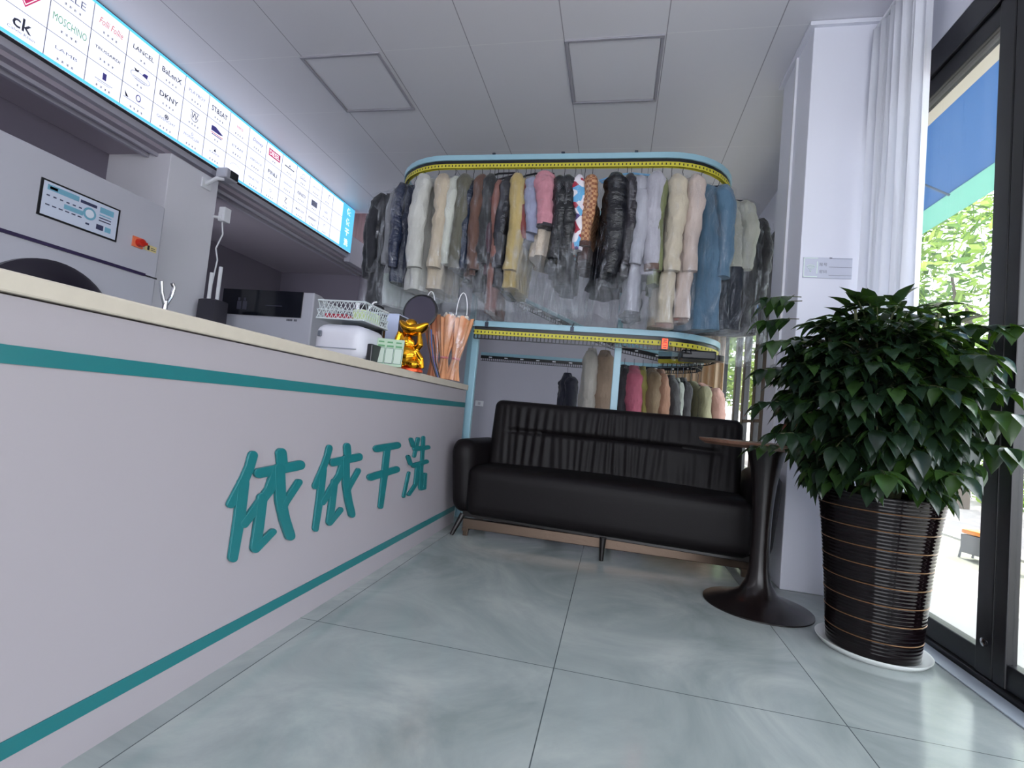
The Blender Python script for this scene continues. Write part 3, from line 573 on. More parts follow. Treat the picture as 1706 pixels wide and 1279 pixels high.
# ------------------------------------------------------------------ washer with dark head panel (behind the counter)
ws = thing('washing_machine', 'grey washer with slanted black glass head behind the counter', 'machine', (-3.34, 3.62, 0))
b = MB()
side = [(0, 0), (.72, 0), (.72, 1.42), (.10, 1.60), (0, 1.60)]
b.prism([(u, v) for u, v in side], lambda u, v, h: (h, u, v), .86)
b.build('body', m_lgrey, ws, bevel=.01)
hd = MB().box(-.0, .76, -.012, 0, 1.385, 1.60).build('head_panel', mat('black_glass', (20, 22, 30), .12), ws)
b = MB()
for k in (0, 1): b.box(.15+.055*k, .19+.055*k, -.014, -.012, 1.43, 1.50); b.box(.155+.055*k, .175+.055*k, -.014, -.012, 1.505, 1.53)
b.box(.42, .58, -.014, -.012, 1.47, 1.478)
b.build('dim_display', mat('dim_grey_display', (60, 60, 74), .4), hd)
b = MB()
for k in range(7):
    if k != 4: b.box(.63+.014*k, .64+.014*k, -.003, 0, 1.355, 1.372)
b.build('badge', mat('grey_badge', (84, 84, 94), .4), ws)
MB().lathe([(.24, 0), (.23, .04), (.17, .05), (.001, .03)], 40, M=Matrix.Translation((.42, 0, .96)) @ Matrix.Rotation(PI/2, 4, 'X')).build('door', m_blackrub, ws, smooth=True)
MB().lathe([(.02, 0), (.018, .02)], 16, M=Matrix.Translation((.62, 0, 1.19)) @ Matrix.Rotation(PI/2, 4, 'X')).build('knob', m_blackrub, ws)

# ------------------------------------------------------------------ things on the counter
Z0 = .937
pr = thing('printer', 'rounded white receipt printer on the counter below wire basket', 'printer', (-1.235, 2.0, Z0))
MB().rbox((0, .12, .083), (.25, .24, .166), .05, (10, 6, 10)).build('body', m_lgrey, pr, smooth=True)
MB().box(-.10, .10, -.004, 0, .052, .056).build('seam', mat('grey_seam', (120, 124, 136), .5), pr)
MB().box(-.095, -.075, -.008, 0, .10, .128).build('button', mat('dark_grey_button', (80, 84, 96), .4), pr, bevel=.004)
MB().box(.122, .15, .05, .20, .0, .09).build('paper_slot', m_blackrub, pr, bevel=.006)

bk = thing('basket', 'white openwork plastic basket of small odds and ends above printer', 'basket', (-1.25, 2.16, Z0+.19))
b = MB(); hx, hy0, hy1, hh = .118, -.13, .11, .082
def lattice(p0, p1, n):
    P0, P1 = Vector(p0), Vector(p1)
    for k in range(-2, n+1):
        for s1 in (1, -1):
            a = k/n; e = a+s1*2/n
            lo, hi = (a, e)
            za, zb = 0, hh
            if min(lo, hi) < 0 or max(lo, hi) > 1: 
                if lo < 0 or lo > 1: continue
                t = 1
                if hi > 1: t = (1-lo)/(hi-lo)
                if hi < 0: t = (0-lo)/(hi-lo)
                hi = lo+(hi-lo)*t; zb = hh*t
            q0 = P0.lerp(P1, lo)+Vector((0, 0, za)); q1 = P0.lerp(P1, hi)+Vector((0, 0, zb))
            if (q1-q0).length > .01: b.tube([q0, q1], .0016, 5)
cs = [(-hx, hy0, 0), (hx, hy0, 0), (hx, hy1, 0), (-hx, hy1, 0)]
for i in range(4):
    lattice(cs[i], cs[(i+1) % 4], 11)
    for z in (0, .04, hh):
        p, q = Vector(cs[i]), Vector(cs[(i+1) % 4]); p.z = q.z = z; b.tube([p, q], .004 if z in (0, hh) else .002, 6)
b.box(-hx, hx, hy0, hy1, -.002, .003)
b.build('basket_body', mat('white_basket_plastic', (186, 194, 198), .3), bk)
st = MB().tube([(-.10, .09, .0), (-.10, .09, -.17)], .008).tube([(.10, .10, .0), (.10, .10, -.17)], .008).tube([(-.10, -.1, .0), (-.10, -.06, -.02)], .006)
MB().box(-.11, .11, .082, .108, -.185, -.006).build('stand', m_blackrub, bk, bevel=.004)
def small(name, lab, cat, loc, build, grp=None):
    o = thing(name, lab, cat, loc, group=grp); build(o); return o
small('folded_note', 'folded pale green note paper inside basket', 'paper', (-1.195, 2.17, Z0+.196), lambda o: MB().box(-.035, .035, -.07, .07, 0, .055).build('sheet', mat('pale_green_paper', (196, 214, 160), .6), o, bevel=.004))
small('card_box', 'red flat card box lying in the front of basket', 'box', (-1.28, 2.1, Z0+.196), lambda o: MB().box(-.06, .05, -.05, .05, 0, .02).build('carton', mat('red_carton', (170, 50, 70), .5), o, bevel=.002))
small('tape_roll', 'white coil of tape standing in basket', 'tape', (-1.20, 2.14, Z0+.197), lambda o: MB().lathe([(.022, -.01), (.03, -.01), (.03, .01), (.022, .01)], 24, caps=False, M=Matrix.Translation((0, 0, .031)) @ Matrix.Rotation(PI/2, 4, 'X')).build('roll', m_white, o, smooth=True, solid=.003))
def scis(o):
    MB().tube([(0, 0, .0), (.02, 0, .09), (.045, 0, .125), (.06, 0, .128)], .004).tube([(-.04, 0, 0), (-.04, 0, .115)], .006).box(-.047, -.033, -.005, .005, .09, .118).build('handle', m_white, o, smooth=True)
small('cable_coil', 'white cable ends poking up out of basket', 'cable', (-1.26, 2.26, Z0+.196), scis)

ps = thing('payment_sign', 'pale green three panel payment stand leaning on the counter edge', 'sign', (-1.04, 2.125, Z0), rz=math.radians(18))
T = Matrix.Rotation(math.radians(-16), 4, 'X')
b = MB().box(-.062, .062, -.002, .002, 0, .135, M=T); b.build('board', mat('pale_green_board', (160, 180, 158), .35), ps)
for k in range(3):
    b = MB().box(-.058+.04*k, -.022+.04*k, -.004, -.002, .012, .088, M=T); b.build('panel', mat('panel_edge', (60, 100, 90) if k != 1 else (70, 84, 100), .5), ps)
    MB().box(-.0565+.04*k, -.0235+.04*k, -.005, -.004, .014, .086, M=T).build('panel_face', mat('panel_white', (172, 184, 172), .5), ps)
b = MB()
for k in range(3): b.box(-.055+.04*k, -.025+.04*k, -.005, -.002, .094, .102, M=T); b.box(-.055+.04*k, -.03+.04*k, -.005, -.002, .115, .121, M=T)
b.build('header', mat('green_print', (90, 140, 100), .5), ps)
MB().box(-.05, .05, 0, .07, 0, .006).build('foot', m_blackrub, ps)

cb = thing('computer_monitor', 'black sided monitor box with pale top on the counter behind gold statue', 'monitor', (-1.25, 2.55, Z0))
MB().box(-.11, .09, -.10, .16, 0, .30).build('casing', m_blackrub, cb, bevel=.004)
MB().box(-.112, .092, -.105, .15, .30, .306).build('top_plate', mat('pale_blue_top', (190, 200, 226), .3), cb, bevel=.002)
MB().box(.02, .09, -.106, -.10, .16, .30).build('front_plate', mat('pale_blue_front', (186, 196, 224), .3), cb, bevel=.002)
ms = thing('round_mirror', 'dark round desk mirror standing behind monitor', 'mirror', (-1.22, 2.86, Z0))
T = Matrix.Translation((0, 0, .405)) @ Matrix.Rotation(math.radians(80), 4, 'X')
MB().lathe([(.100, -.01), (.112, -.006), (.112, .006), (.100, .01)], 40, M=T).build('rim', m_blackrub, ms, smooth=True)
MB().lathe([(.099, .0102), (.001, .0104)], 40, M=T, caps=False).build('glass', mat('dark_mirror_glass', (60, 56, 70), .15), ms)
MB().tube([(0, 0, .02), (0, 0, .30)], .012).lathe([(.09, 0), (.085, .015), (.01, .02)], 24).build('stand', m_blackrub, ms, smooth=True)
bl = thing('desk_phone', 'small black handset shape on counter between basket and monitor', 'phone', (-1.46, 2.70, Z0))
MB().box(-.06, .06, -.05, .08, 0, .34).build('stand', m_blackrub, bl, bevel=.006)
MB().rbox((0, 0, .37), (.15, .07, .06), .025, (6, 4, 4)).build('handset', m_blackrub, bl, smooth=True)

# gold statue
gs = thing('golden_statue', 'shiny gold laughing seated figure lifting an ingot on the counter', 'statue', (-1.068, 2.40, Z0+.001), rz=math.radians(-8))
b = MB()
b.ball((0, 0, .045), (.082, .065, .05)); b.ball((.0, -.012, .085), (.058, .05, .052)); b.ball((0, -.03, .08), (.045, .035, .04))
b.ball((.0, -.012, .150), (.030, .030, .034)); b.ball((-.03, -.01, .145), (.008, .01, .018)); b.ball((.03, -.01, .145), (.008, .01, .018))
b.ball((0, -.042, .150), (.007, .007, .008)); b.ball((-.014, -.036, .158), (.007, .005, .004)); b.ball((.014, -.036, .158), (.007, .005, .004)); b.ball((0, -.036, .136), (.013, .006, .006))
b.tube([(.0,.02,.03),(-.03,.015,.12),(-.055,.01,.20)],[.045,.035,.02],12)
for s1 in (-1, 1):
    b.ball((s1*.055, -.03, .035), (.035, .036, .028)); b.tube([(s1*.042, 0, .115), (s1*.072, -.01, .14), (s1*.062, -.008, .19)], [.02, .018, .012], 10)
    b.ball((s1*.06, -.008, .196), .013, 10); b.tube([(s1*.05, -.01, .11), (s1*.08, .0, .07), (s1*.085, .01, .02)], [.014, .014, .012], 8)
for k in range(9): b.ball((-.05+.0125*k, -.064+.012*abs(k-4)/4, .03+.008*math.sin(k*2.1)), .009, 8)
o = b.build('figure', m_gold, gs, smooth=True)
r = o.modifiers.new('merge', 'REMESH'); r.mode = 'VOXEL'; r.voxel_size = .0035; r.use_smooth_shade = True
b = MB()
vs = []; fs = []; n = 20; mseg = 14
for i in range(n+1):                                               # boat shaped ingot
    t = -1+2*i/n; rx = math.sqrt(max(0, 1-t*t))*.75+.02; up = .04*t*t
    for k in range(mseg):
        a = 2*PI*k/mseg; vs.append((t*.086, rx*.058*math.cos(a), .216+up+.044*rx*math.sin(a)))
for i in range(n):
    for k in range(mseg): fs.append((i*mseg+k, (i+1)*mseg+k, (i+1)*mseg+(k+1) % mseg, i*mseg+(k+1) % mseg))
b.add(vs, fs, M=Matrix.Rotation(math.radians(4), 4, 'Y')); b.ball((0, 0, .240), (.036, .036, .034))
b.build('ingot', m_gold, gs, smooth=True)
MB().lathe([(.088, 0), (.088, .012), (.08, .016)], 28, sy=.8).build('base', mat('red_gold_base', (200, 70, 30), .3, metal=.6), gs)

# clear bag of kraft wrapped bundles
bg_ = thing('clear_tote_bag', 'clear plastic bag with white cord handles at the end of the counter', 'bag', (-1.10, 3.05, Z0))
b = MB(); vs = []; fs = []
rows = 10; n = 32
for i in range(rows+1):
    t = i/rows; w_ = .105+.04*t; d_ = .06+.03*t
    for k in range(n):
        a = 2*PI*k/n; c_, s_ = math.cos(a), math.sin(a); e = .45
        wob = 1+.03*math.sin(5*a+3*t)+.02*math.sin(9*a-5*t)
        vs.append((math.copysign(abs(c_)**e, c_)*w_*wob, math.copysign(abs(s_)**e, s_)*d_*wob, .004+.43*t))
for i in range(rows):
    for k in range(n): fs.append((i*n+k, i*n+(k+1) % n, (i+1)*n+(k+1) % n, (i+1)*n+k))
b.add(vs, fs); b.build('bag_film', m_film2, bg_, smooth=True, angle=80)
m_cord = mat('white_cord', (232, 232, 236), .5)
for x, y in ((-.105, -.085), (.11, -.085)):
    MB().tube([(x+.035*math.cos(PI*k/12)*(-1), y, .42+.14*math.sin(PI*k/12)) for k in range(13)], .003, 6).build('handle', m_cord, bg_, smooth=True)
m_kraft = mat('orange_kraft_paper', (212, 148, 104), .55, bump=.5, bscale=18, var=.18, vscale=12)
m_kraft2 = mat('tan_kraft_paper', (196, 122, 84), .55, bump=.5, bscale=22, var=.15, vscale=12)
for i, (x, y, tl, m_) in enumerate(((-.065, .0, -.12, m_kraft2), (.0, -.015, .0, m_kraft), (.065, .005, .10, m_kraft))):
    o = thing('wrapped_bouquet', ['dried bouquet in brown paper leaning left in clear bag', 'dried bouquet in orange paper in the middle of clear bag', 'dried bouquet in orange paper at right of clear bag'][i], 'bouquet', (-1.10+x*.9, 3.05+y, Z0+.012), group='bouquets in the clear bag')
    o.rotation_euler = (0, tl, 0)
    b = MB(); vs = []; fs = []; n = 36; rows = 12
    for j in range(rows+1):
        t = j/rows; rr = (.040-.025*math.sin(PI*min(1, t/.75))*.9 if t < .38 else .018+.034*((t-.38)/.62)**.8)
        rr = max(rr*1.25, .022)
        for k in range(n):
            a = 2*PI*k/n; q = rr*(1+.14*math.sin(9*a+i)+.06*math.sin(17*a+2*i))
            vs.append((q*math.cos(a), q*math.sin(a), .40*t+(.012*math.sin(5*a+i) if j == rows else 0)))
    for j in range(rows):
        for k in range(n): fs.append((j*n+k, j*n+(k+1) % n, (j+1)*n+(k+1) % n, (j+1)*n+k))
    b.add(vs, fs); b.build('wrapping', m_, o, smooth=True, angle=60)
    MB().lathe([(.0225, .130), (.028, .134), (.028, .142), (.0225, .146)], 18).build('ribbon', mat('pink_ribbon', (200, 110, 110), .4), o)
    b = MB(); rr = random.Random(i)
    for k in range(14):
        a = rr.uniform(0, 6.28); q = .036*math.sqrt(rr.random()); b.ball((q*math.cos(a), q*math.sin(a), .385+rr.uniform(0, .035)), rr.uniform(.008, .013), 8)
    b.build('flowers', mat('dry_white_flowers', (226, 216, 204) if i else (150, 140, 120), .7), o, smooth=True)
# loose cables beside statue
o = thing('cable_bundle', 'black and blue cables hanging between statue and clear bag', 'cable', (-1.08, 2.80, Z0))
for k, m_ in enumerate((m_blackrub, mat('blue_cable', (40, 90, 160), .4), m_blackrub)):
    MB().tube([(-.05+.015*k, 0, .32-.03*k), (-.04+.018*k, 0, .2), (-.01+.012*k, 0, .1), (.03+.01*k, 0, .006)], .004, 6).build('wire', m_, o, smooth=True)

# ------------------------------------------------------------------ sofa
sf = thing('sofa', 'dark brown leather three seat sofa with pleated backrest', 'sofa', (-.055, 2.865, 0), rz=math.radians(-5.5))
HW = .935
def arm(s1):
    def dp(p, n):
        t = max(0, (p.z+.21)/.42)
        return Vector((-s1*-.0*t, 0, -.035*max(0, p.y/.33)*0 + (.012 if p.z > .15 and abs(p.y) < .25 else 0)))
    b = MB().rbox((s1*(HW-.075), .30, .355), (.15, .60, .44), .07, (8, 16, 12), disp=dp)
    for i, v in enumerate(b.v):                     # arms taper towards the floor and slope gently back
        z = v[2]; k = (.58-z)/.44; b.v[i] = (v[0]-s1*.035*max(0, k), v[1]+.03*max(0, k)*(1 if v[1] < .3 else -1), z)
    return b
for s1 in (-1, 1): arm(s1).build('armrest', m_leather, sf, smooth=True, angle=70)
def seat_disp(p, n):
    return Vector((0, 0, (.018*math.cos(p.x*PI/1.56)*math.cos((p.y)*PI/.6) if n.z > .3 else 0)))
MB().rbox((0, .27, .285), (1.60, .54, .30), .055, (40, 14, 8), disp=seat_disp).build('seat', m_leather, sf, smooth=True, angle=70)
def back_disp(p, n):
    if n.y > -.35: return Vector((0, 0, 0))
    x, z = p.x, p.z
    env = max(0, min(1, (.76-abs(x))/.12))*max(0, min(1, (.21-abs(z))/.05))
    pl = .0024*math.sin(x*135+5*math.sin(x*7)+9*z*math.sin(x*17))+.0026*math.sin(x*71+1.7+3*math.sin(x*13))
    fan = 0
    crease = -math.exp(-((z-.025-.01*math.cos(x*2))/.012)**2)*.022*max(0, min(1, (.70-abs(x))/.1))
    puff = .018*math.cos((z-.12)*9)*max(0, 1-abs(x)/.8)
    return Vector((0, -(pl*env+puff+crease), 0))
b = MB().rbox((0, 0, 0), (1.56, .15, .47), .05, (240, 6, 40), disp=back_disp)
b.build('backrest', m_leather, sf, smooth=True, angle=75, loc=(-.01, .405, .62), rot=(math.radians(-8), 0, 0))
MB().box(-.82, .82, .05, .52, .118, .15).build('base_frame', m_leg, sf, bevel=.004)
for x, y, dx, dy in ((-.82, .06, -.05, -.03), (.82, .06, .05, -.03), (-.82, .50, -.05, .03), (.82, .50, .05, .03), (.04, .04, 0, 0), (.04, .48, 0, 0)):
    MB().tube([(x, y, .13), (x+dx, y+dy, 0.001)], [.019, .012], 12).build('leg', m_leg, sf, smooth=True)

# ------------------------------------------------------------------ tulip table
tb = thing('side_table', 'small round tulip table with flared dark pedestal beside potted plant', 'table', (.705, 2.545, 0))
MB().lathe([(.001, .720), (.27, .720), (.296, .733), (.300, .742), (.298, .746), (.001, .746)], 64, caps=False).build('tabletop', m_wood, tb, smooth=True, angle=30)
prof = [(.232, 0), (.232, .006), (.20, .016), (.13, .035), (.08, .065), (.055, .11), (.044, .17), (.040, .26), (.040, .36), (.044, .46), (.052, .55), (.064, .63), (.078, .69), (.088, .72)]
MB().lathe(prof, 48).build('pedestal', m_tulip, tb, smooth=True, angle=50)

# ------------------------------------------------------------------ potted plant
PX, PY = 1.035, 2.235
pl = thing('potted_plant', 'big bushy green plant in tall ribbed black pot by the glass door', 'plant', (PX, PY, 0))
MB().lathe([(.001, 0), (.17, 0), (.186, .018), (.188, .024), (.18, .022), (.165, .01), (.001, .008)], 56, caps=False).build('saucer', mat('white_saucer', (230, 232, 230), .25), pl, smooth=True, angle=50)
prof = []; N = 44
for i in range(N*4+1):
    t = i/(N*4); r = .150+.012*math.sin(PI*min(1, t*1.2))*0+.012*t+.042*t**3+.012*math.sin(t*PI*.9)
    r += .0017*abs(math.sin(PI*t*N)); prof.append((r, .012+.585*t))
prof += [(.212, .60), (.205, .602), (.195, .59), (.19, .54), (.001, .54)]
m_pot = mat('black_glazed_ceramic', (12, 6, 8), .10, spec=.26)
pot = MB().lathe(prof, 72, caps=False).build('pot', m_pot, pl, smooth=True, angle=80)
b = MB()
for i in range(1, N):
    t = i/N
    if i % 5 == 0:
        r = .150+.012*t+.042*t**3+.012*math.sin(t*PI*.9)+.0005
        b.lathe([(r, .0105+.585*t), (r+.0022, .0125+.585*t), (r, .0145+.585*t)], 72, caps=False)
b.build('gold_bands', mat('bronze_glaze_line', (150, 110, 76), .3, metal=.5), pot, smooth=True)
MB().lathe([(.19, .545), (.001, .552)], 32, caps=False).build('soil', mat('dark_soil', (44, 34, 28), .9, bump=.8, bscale=60), pl)
rnd = random.Random(11)
CX, CY, CZ = -.06, -.06, .99            # crown centre relative to the pot
stems = MB(); tips = []
def inside(p): return p.x+PX < 1.285
def crown_r(d):
    return 1.0
for k in range(9):
    a = 2*PI*k/9; p0 = Vector((.05*math.cos(a), .05*math.sin(a), .54)); p1 = Vector((.11*math.cos(a+.3)+CX*.3, .11*math.sin(a+.3)+CY*.3, .85)); p2 = Vector((.2*math.cos(a+.4)+CX*.8, .2*math.sin(a+.4)+CY*.8, 1.22+.1*rnd.random()))
    if p2.x+PX > 1.27: p2.x = 1.27-PX
    stems.tube([p0, p1, p2], [.011, .008, .005], 6)
leafv = [(0, 0), (.14, .19), (.32, .28), (.55, .25), (.76, .14), (.92, .04), (1.0, 0)]
leaves = MB()
def leaf(p, d, up, L, droop, mi):
    d = d.normalized(); side = d.cross(up)
    if side.length < 1e-3: side = Vector((1, 0, 0))
    side.normalize(); nrm = side.cross(d)
    o = len(leaves.v); vs = []; n = len(leafv)
    wv = rnd.uniform(-.05, .05)
    for t, w_ in leafv:
        c = p + d*(t*L) - nrm*(droop*L*t*t) + side*(wv*L*math.sin(t*3))
        w2 = w_*L*1.0; vs += [c + side*w2 + nrm*(w2*.35), c, c - side*w2 + nrm*(w2*.35)]
    fs = []
    for i in range(n-1):
        a = i*3; fs += [(a, a+1, a+4, a+3), (a+1, a+2, a+5, a+4)]
    leaves.add(vs, fs, mi)
def frond(base, d, n, L, mi_fn):
    """a twig of paired leaflets that ends in one leaflet"""
    d = d.normalized(); up = Vector((0, 0, 1)); q = base.copy(); pts = [q.copy()]
    step = L*.42
    for i in range(n):
        d = (d+Vector((0, 0, -.10))).normalized(); q = q+d*step
        if q.x+PX > 1.25: d.x = -abs(d.x)*.5; q.x = 1.25-PX
        pts.append(q.copy()); s_ = d.cross(up)
        if s_.length < 1e-3: s_ = Vector((1, 0, 0))
        s_.normalize()
        for sg_ in (-1, 1):
            if rnd.random() < .88:
                dd = s_*sg_*.95+d*.55+Vector((0, 0, rnd.uniform(-.75, .0)))
                if q.x+PX > 1.19 and dd.x > 0: dd.x *= .15
                leaf(q, dd, up, L*rnd.uniform(.75, 1.1), rnd.uniform(.15, .5), mi_fn())
    dd = d+Vector((0, 0, -.25))
    if q.x+PX > 1.19 and dd.x > 0: dd.x *= .1
    leaf(q, dd, up, L*1.1, .3, mi_fn())
    stems.tube(pts, .0022, 5)
for k in range(640):
    # directions all over the crown, denser on the outside
    z = rnd.uniform(-.92, 1); a = rnd.uniform(0, 2*PI); h = math.sqrt(max(0, 1-z*z))
    rr = rnd.choice([.45, .65, .8, .8, .9, .9])
    R_ = Vector((.345, .37, .43))
    d = Vector((h*math.cos(a), h*math.sin(a), z))
    if d.z > .5: d.z *= .93
    base = Vector((CX+d.x*R_.x*rr, CY+d.y*R_.y*rr, CZ+d.z*R_.z*rr))
    base -= d*.09
    if base.x+PX > 1.2: base.x = 1.2-PX-.06*rnd.random()
    dd = Vector((d.x, d.y, d.z*.55+.05))
    frond(base, dd, rnd.choice([2, 3, 3]), rnd.uniform(.064, .096), lambda: 0 if rnd.random() < .7 else (1 if rnd.random() < .6 else 2))
for a, zz in ((2.6, 1.37), (3.0, 1.36), (2.8, 1.28), (3.3, 1.16), (3.0, 1.06), (3.2, .92), (3.5, .80), (2.9, .74), (-1.2, 1.1), (-.9, .82), (-1.0, 1.0), (-1.4, .72), (-1.9, .70), (-.7, 1.22), (-.8, .93)):
    frond(Vector((CX+.27*math.cos(a), CY+.27*math.sin(a), zz)), Vector((math.cos(a), math.sin(a), .15)), 3, .095, lambda: 0 if rnd.random() < .6 else 1)
for k in range(46):
    a = 2*PI*k/46+rnd.uniform(-.1, .1)
    frond(Vector((CX*.5+.15*math.cos(a), CY*.5+.15*math.sin(a), rnd.uniform(.66, .76))), Vector((math.cos(a), math.sin(a), -.25)), 2, rnd.uniform(.065, .09), lambda: 0 if rnd.random() < .7 else 1)
def leafmat(name, c1, rough=.24):
    m = mat(name, c1, rough, spec=.5, var=.25, vscale=30); nt = m.node_tree
    b_ = nt.nodes['Principled BSDF']; out = nt.nodes['Material Output']
    t = nt.nodes.new('ShaderNodeBsdfTranslucent'); t.inputs[0].default_value = (*lin((96, 140, 34)), 1)
    mx = nt.nodes.new('ShaderNodeMixShader'); mx.inputs[0].default_value = .10
    nt.links.new(b_.outputs[0], mx.inputs[1]); nt.links.new(t.outputs[0], mx.inputs[2]); nt.links.new(mx.outputs[0], out.inputs[0]); return m
leaves.build('foliage', [leafmat('dark_green_leaf', (30, 46, 34)), leafmat('green_leaf', (44, 66, 34)), leafmat('deep_leaf', (24, 36, 30))], pl, smooth=True, angle=50)
stems.build('stems', mat('brown_green_stem', (70, 74, 44), .6), pl, smooth=True)

# ------------------------------------------------------------------ garment conveyor
cv = thing('garment_conveyor', 'two level pale blue garment conveyor with yellow numbered strips', 'conveyor', (0, 0, 0))
def arc(cx, cy, r, a0, a1, n=18): return [(cx+r*math.cos(a0+(a1-a0)*k/n), cy+r*math.sin(a0+(a1-a0)*k/n)) for k in range(n+1)]
UX0, UX1, CYv, RR = -1.36, .20, 3.87, .485
upper = arc(UX0, CYv, RR, PI/2, 3*PI/2) + arc(UX1, CYv, RR, -PI/2, PI/2)
def rectp(u0, u1, v0, v1): return [(u0, v0), (u1, v0), (u1, v1), (u0, v1)]
def dense(path, closed, step=.03):
    out = []; n = len(path)
    for i in range(n if closed else n-1):
        a = Vector(path[i]); b_ = Vector(path[(i+1) % n]); k = max(1, int((b_-a).length/step))
        for j in range(k): out.append(tuple(a+(b_-a)*j/k))
    if not closed: out.append(path[-1])
    return out
def track(path, closed, z, nm, strip=True, teeth=True, thick=.04):
    MB().sweep(path, rectp(-.022, .022, 0, thick), closed=closed, z=z).build('track_beam', m_blue, cv, smooth=True, angle=50, bevel=.003)
    MB().sweep(path, rectp(-.012, .010, -.022, 0), closed=closed, z=z).build('track_slot', m_blackrub, cv, smooth=True, angle=50)
    if strip:
        b = MB(); b.sweep(path, rectp(.010, .014, -.055, -.024), closed=closed, z=z); b.sweep(path, rectp(-.014, -.010, -.055, -.024), closed=closed, z=z)
        dp = dense([tuple(p) for p in path], closed, .026)
        for i in range(len(dp)-1):
            p = Vector(dp[i][:2]); q = Vector(dp[i+1][:2]); d = (q-p)
            if d.length < 1e-4: continue
            d.normalize(); nn = Vector((d.y, -d.x)); zz = z+(dp[i][2] if len(dp[i]) > 2 else 0)
            M_ = Matrix(((d.x, nn.x, 0, p.x), (d.y, nn.y, 0, p.y), (0, 0, 1, zz), (0, 0, 0, 1)))
            b.box(-.004, .004, .0135, .0148, -.046, -.032, 1, M_)
            if teeth: b.box(-.003, .003, -.004, .004, -.082, -.055, 1, M_)
        if teeth: b.sweep(path, rectp(-.006, .006, -.088, -.082), closed=closed, z=z, mi=1)
        b.build('number_strip', [m_yel, m_blackrub], cv, smooth=True, angle=50)
ZU, ZL = 2.572, 1.362
track(upper, True, ZU, 'upper', teeth=False)
lower = [(-1.02, CYv-RR)] + arc(UX1, CYv, RR, -PI/2, PI*.42)
track(lower, False, ZL, 'lower')
inner = [(-.95, 4.30, .42), (-.30, 4.34, .16), (.0, 4.36, .06), (.35, 4.42, .01), (.55, 4.50, 0), (.68, 4.62, 0), (.74, 4.80, 0), (.72, 5.0, 0), (.6, 5.18, 0), (.42, 5.28, 0), (.2, 5.32, 0), (-1.5, 5.32, 0)]
MB().sweep(inner, rectp(-.018, .018, 0, .035), z=1.375).build('track_beam', m_blue, cv, bevel=.003)
b = MB(); b.sweep(inner, rectp(-.012, .012, -.03, 0), z=1.375)
dp = dense(inner, False, .022)
for i in range(len(dp)-1):
    p = Vector(dp[i]); b.box(p.x-.003, p.x+.003, p.y-.006, p.y+.006, 1.375+p.z-.055, 1.375+p.z-.03, 0)
b.sweep(inner, rectp(-.006, .006, -.06, -.055), z=1.375)
for i in range(3, len(dp)-1, 8):
    p = Vector(dp[i]); b.box(p.x-.018, p.x+.018, p.y-.0135, p.y+.0135, 1.375+p.z-.022, 1.375+p.z-.010, 1)
b.build('chain', [m_blackrub, m_white], cv)
for x, y, z1 in ((-1.035, 3.485, ZL+.04), (-.014, 3.485, ZL+.04), (-1.34, 4.355, ZU), (-.018, 4.355, ZU)):
    MB().box(x-.024, x+.024, y-.02+.0, y+.02, .0, z1).build('post', m_blue, cv, bevel=.004)
for x in (-1.035, -.014):
    MB().box(x-.02, x+.02, 3.395, 3.47, ZL+.002, ZL+.038).build('bracket', m_blue, cv, bevel=.003)
MB().box(-.033, -.003, 3.505, 4.335, ZL+.0, ZL+.035).build('cross_bar', m_blue, cv, bevel=.003)
for x in (-1.0, -.5, .0):
    MB().box(x-.012, x+.012, 3.36, 3.40, ZU+.038, ZU+.052).build('bolt', m_wire, cv, bevel=.003)
for x in (-.93, -.33):
    MB().box(x-.012, x+.012, 3.355, 3.365, ZL-.005, ZL+.03).tube([(x, 3.356, ZL+.03), (x+.01, 3.356, ZL+.055)], .004, 6).build('bolt', m_wire, cv)
MB().box(-.86, .80, 2.995, 3.035, .045, .105).build('base_plate', m_steel, cv, bevel=.004, loc=(0, 0, 0))
b = MB()
for x in (-.84, .76): b.box(x-.02, x+.02, 2.99, 3.40, .03, .05); b.box(x-.015, x+.015, 3.0, 3.03, 0, .045)
b.build('base_foot', m_steel, cv, bevel=.003)
dr = MB().box(.40, .62, 3.46, 3.66, ZL-.12, ZL-.06).build('drive_housing', m_blackrub, cv, bevel=.01)
MB().lathe([(.05, 0), (.05, .04)], 20, c=(.66, 3.68, ZL-.10)).build('motor', m_blackrub, cv)
ledb = MB().box(.255, .305, 3.362, 3.372, ZL-.085, ZL-.012).build('display_box', m_blackrub, cv)
b = MB()
for oz in (0, .034):
    z = ZL-.078+oz
    for s_ in ((.265, .295, z+.026, z+.030), (.265, .295, z+.013, z+.017), (.265, .295, z, z+.004), (.263, .267, z, z+.03), (.293, .297, z, z+.03)): b.box(s_[0], s_[1], 3.360, 3.362, s_[2], s_[3])
b.build('red_digits', mat('red_led', (255, 50, 24), .5, emit=7), ledb)

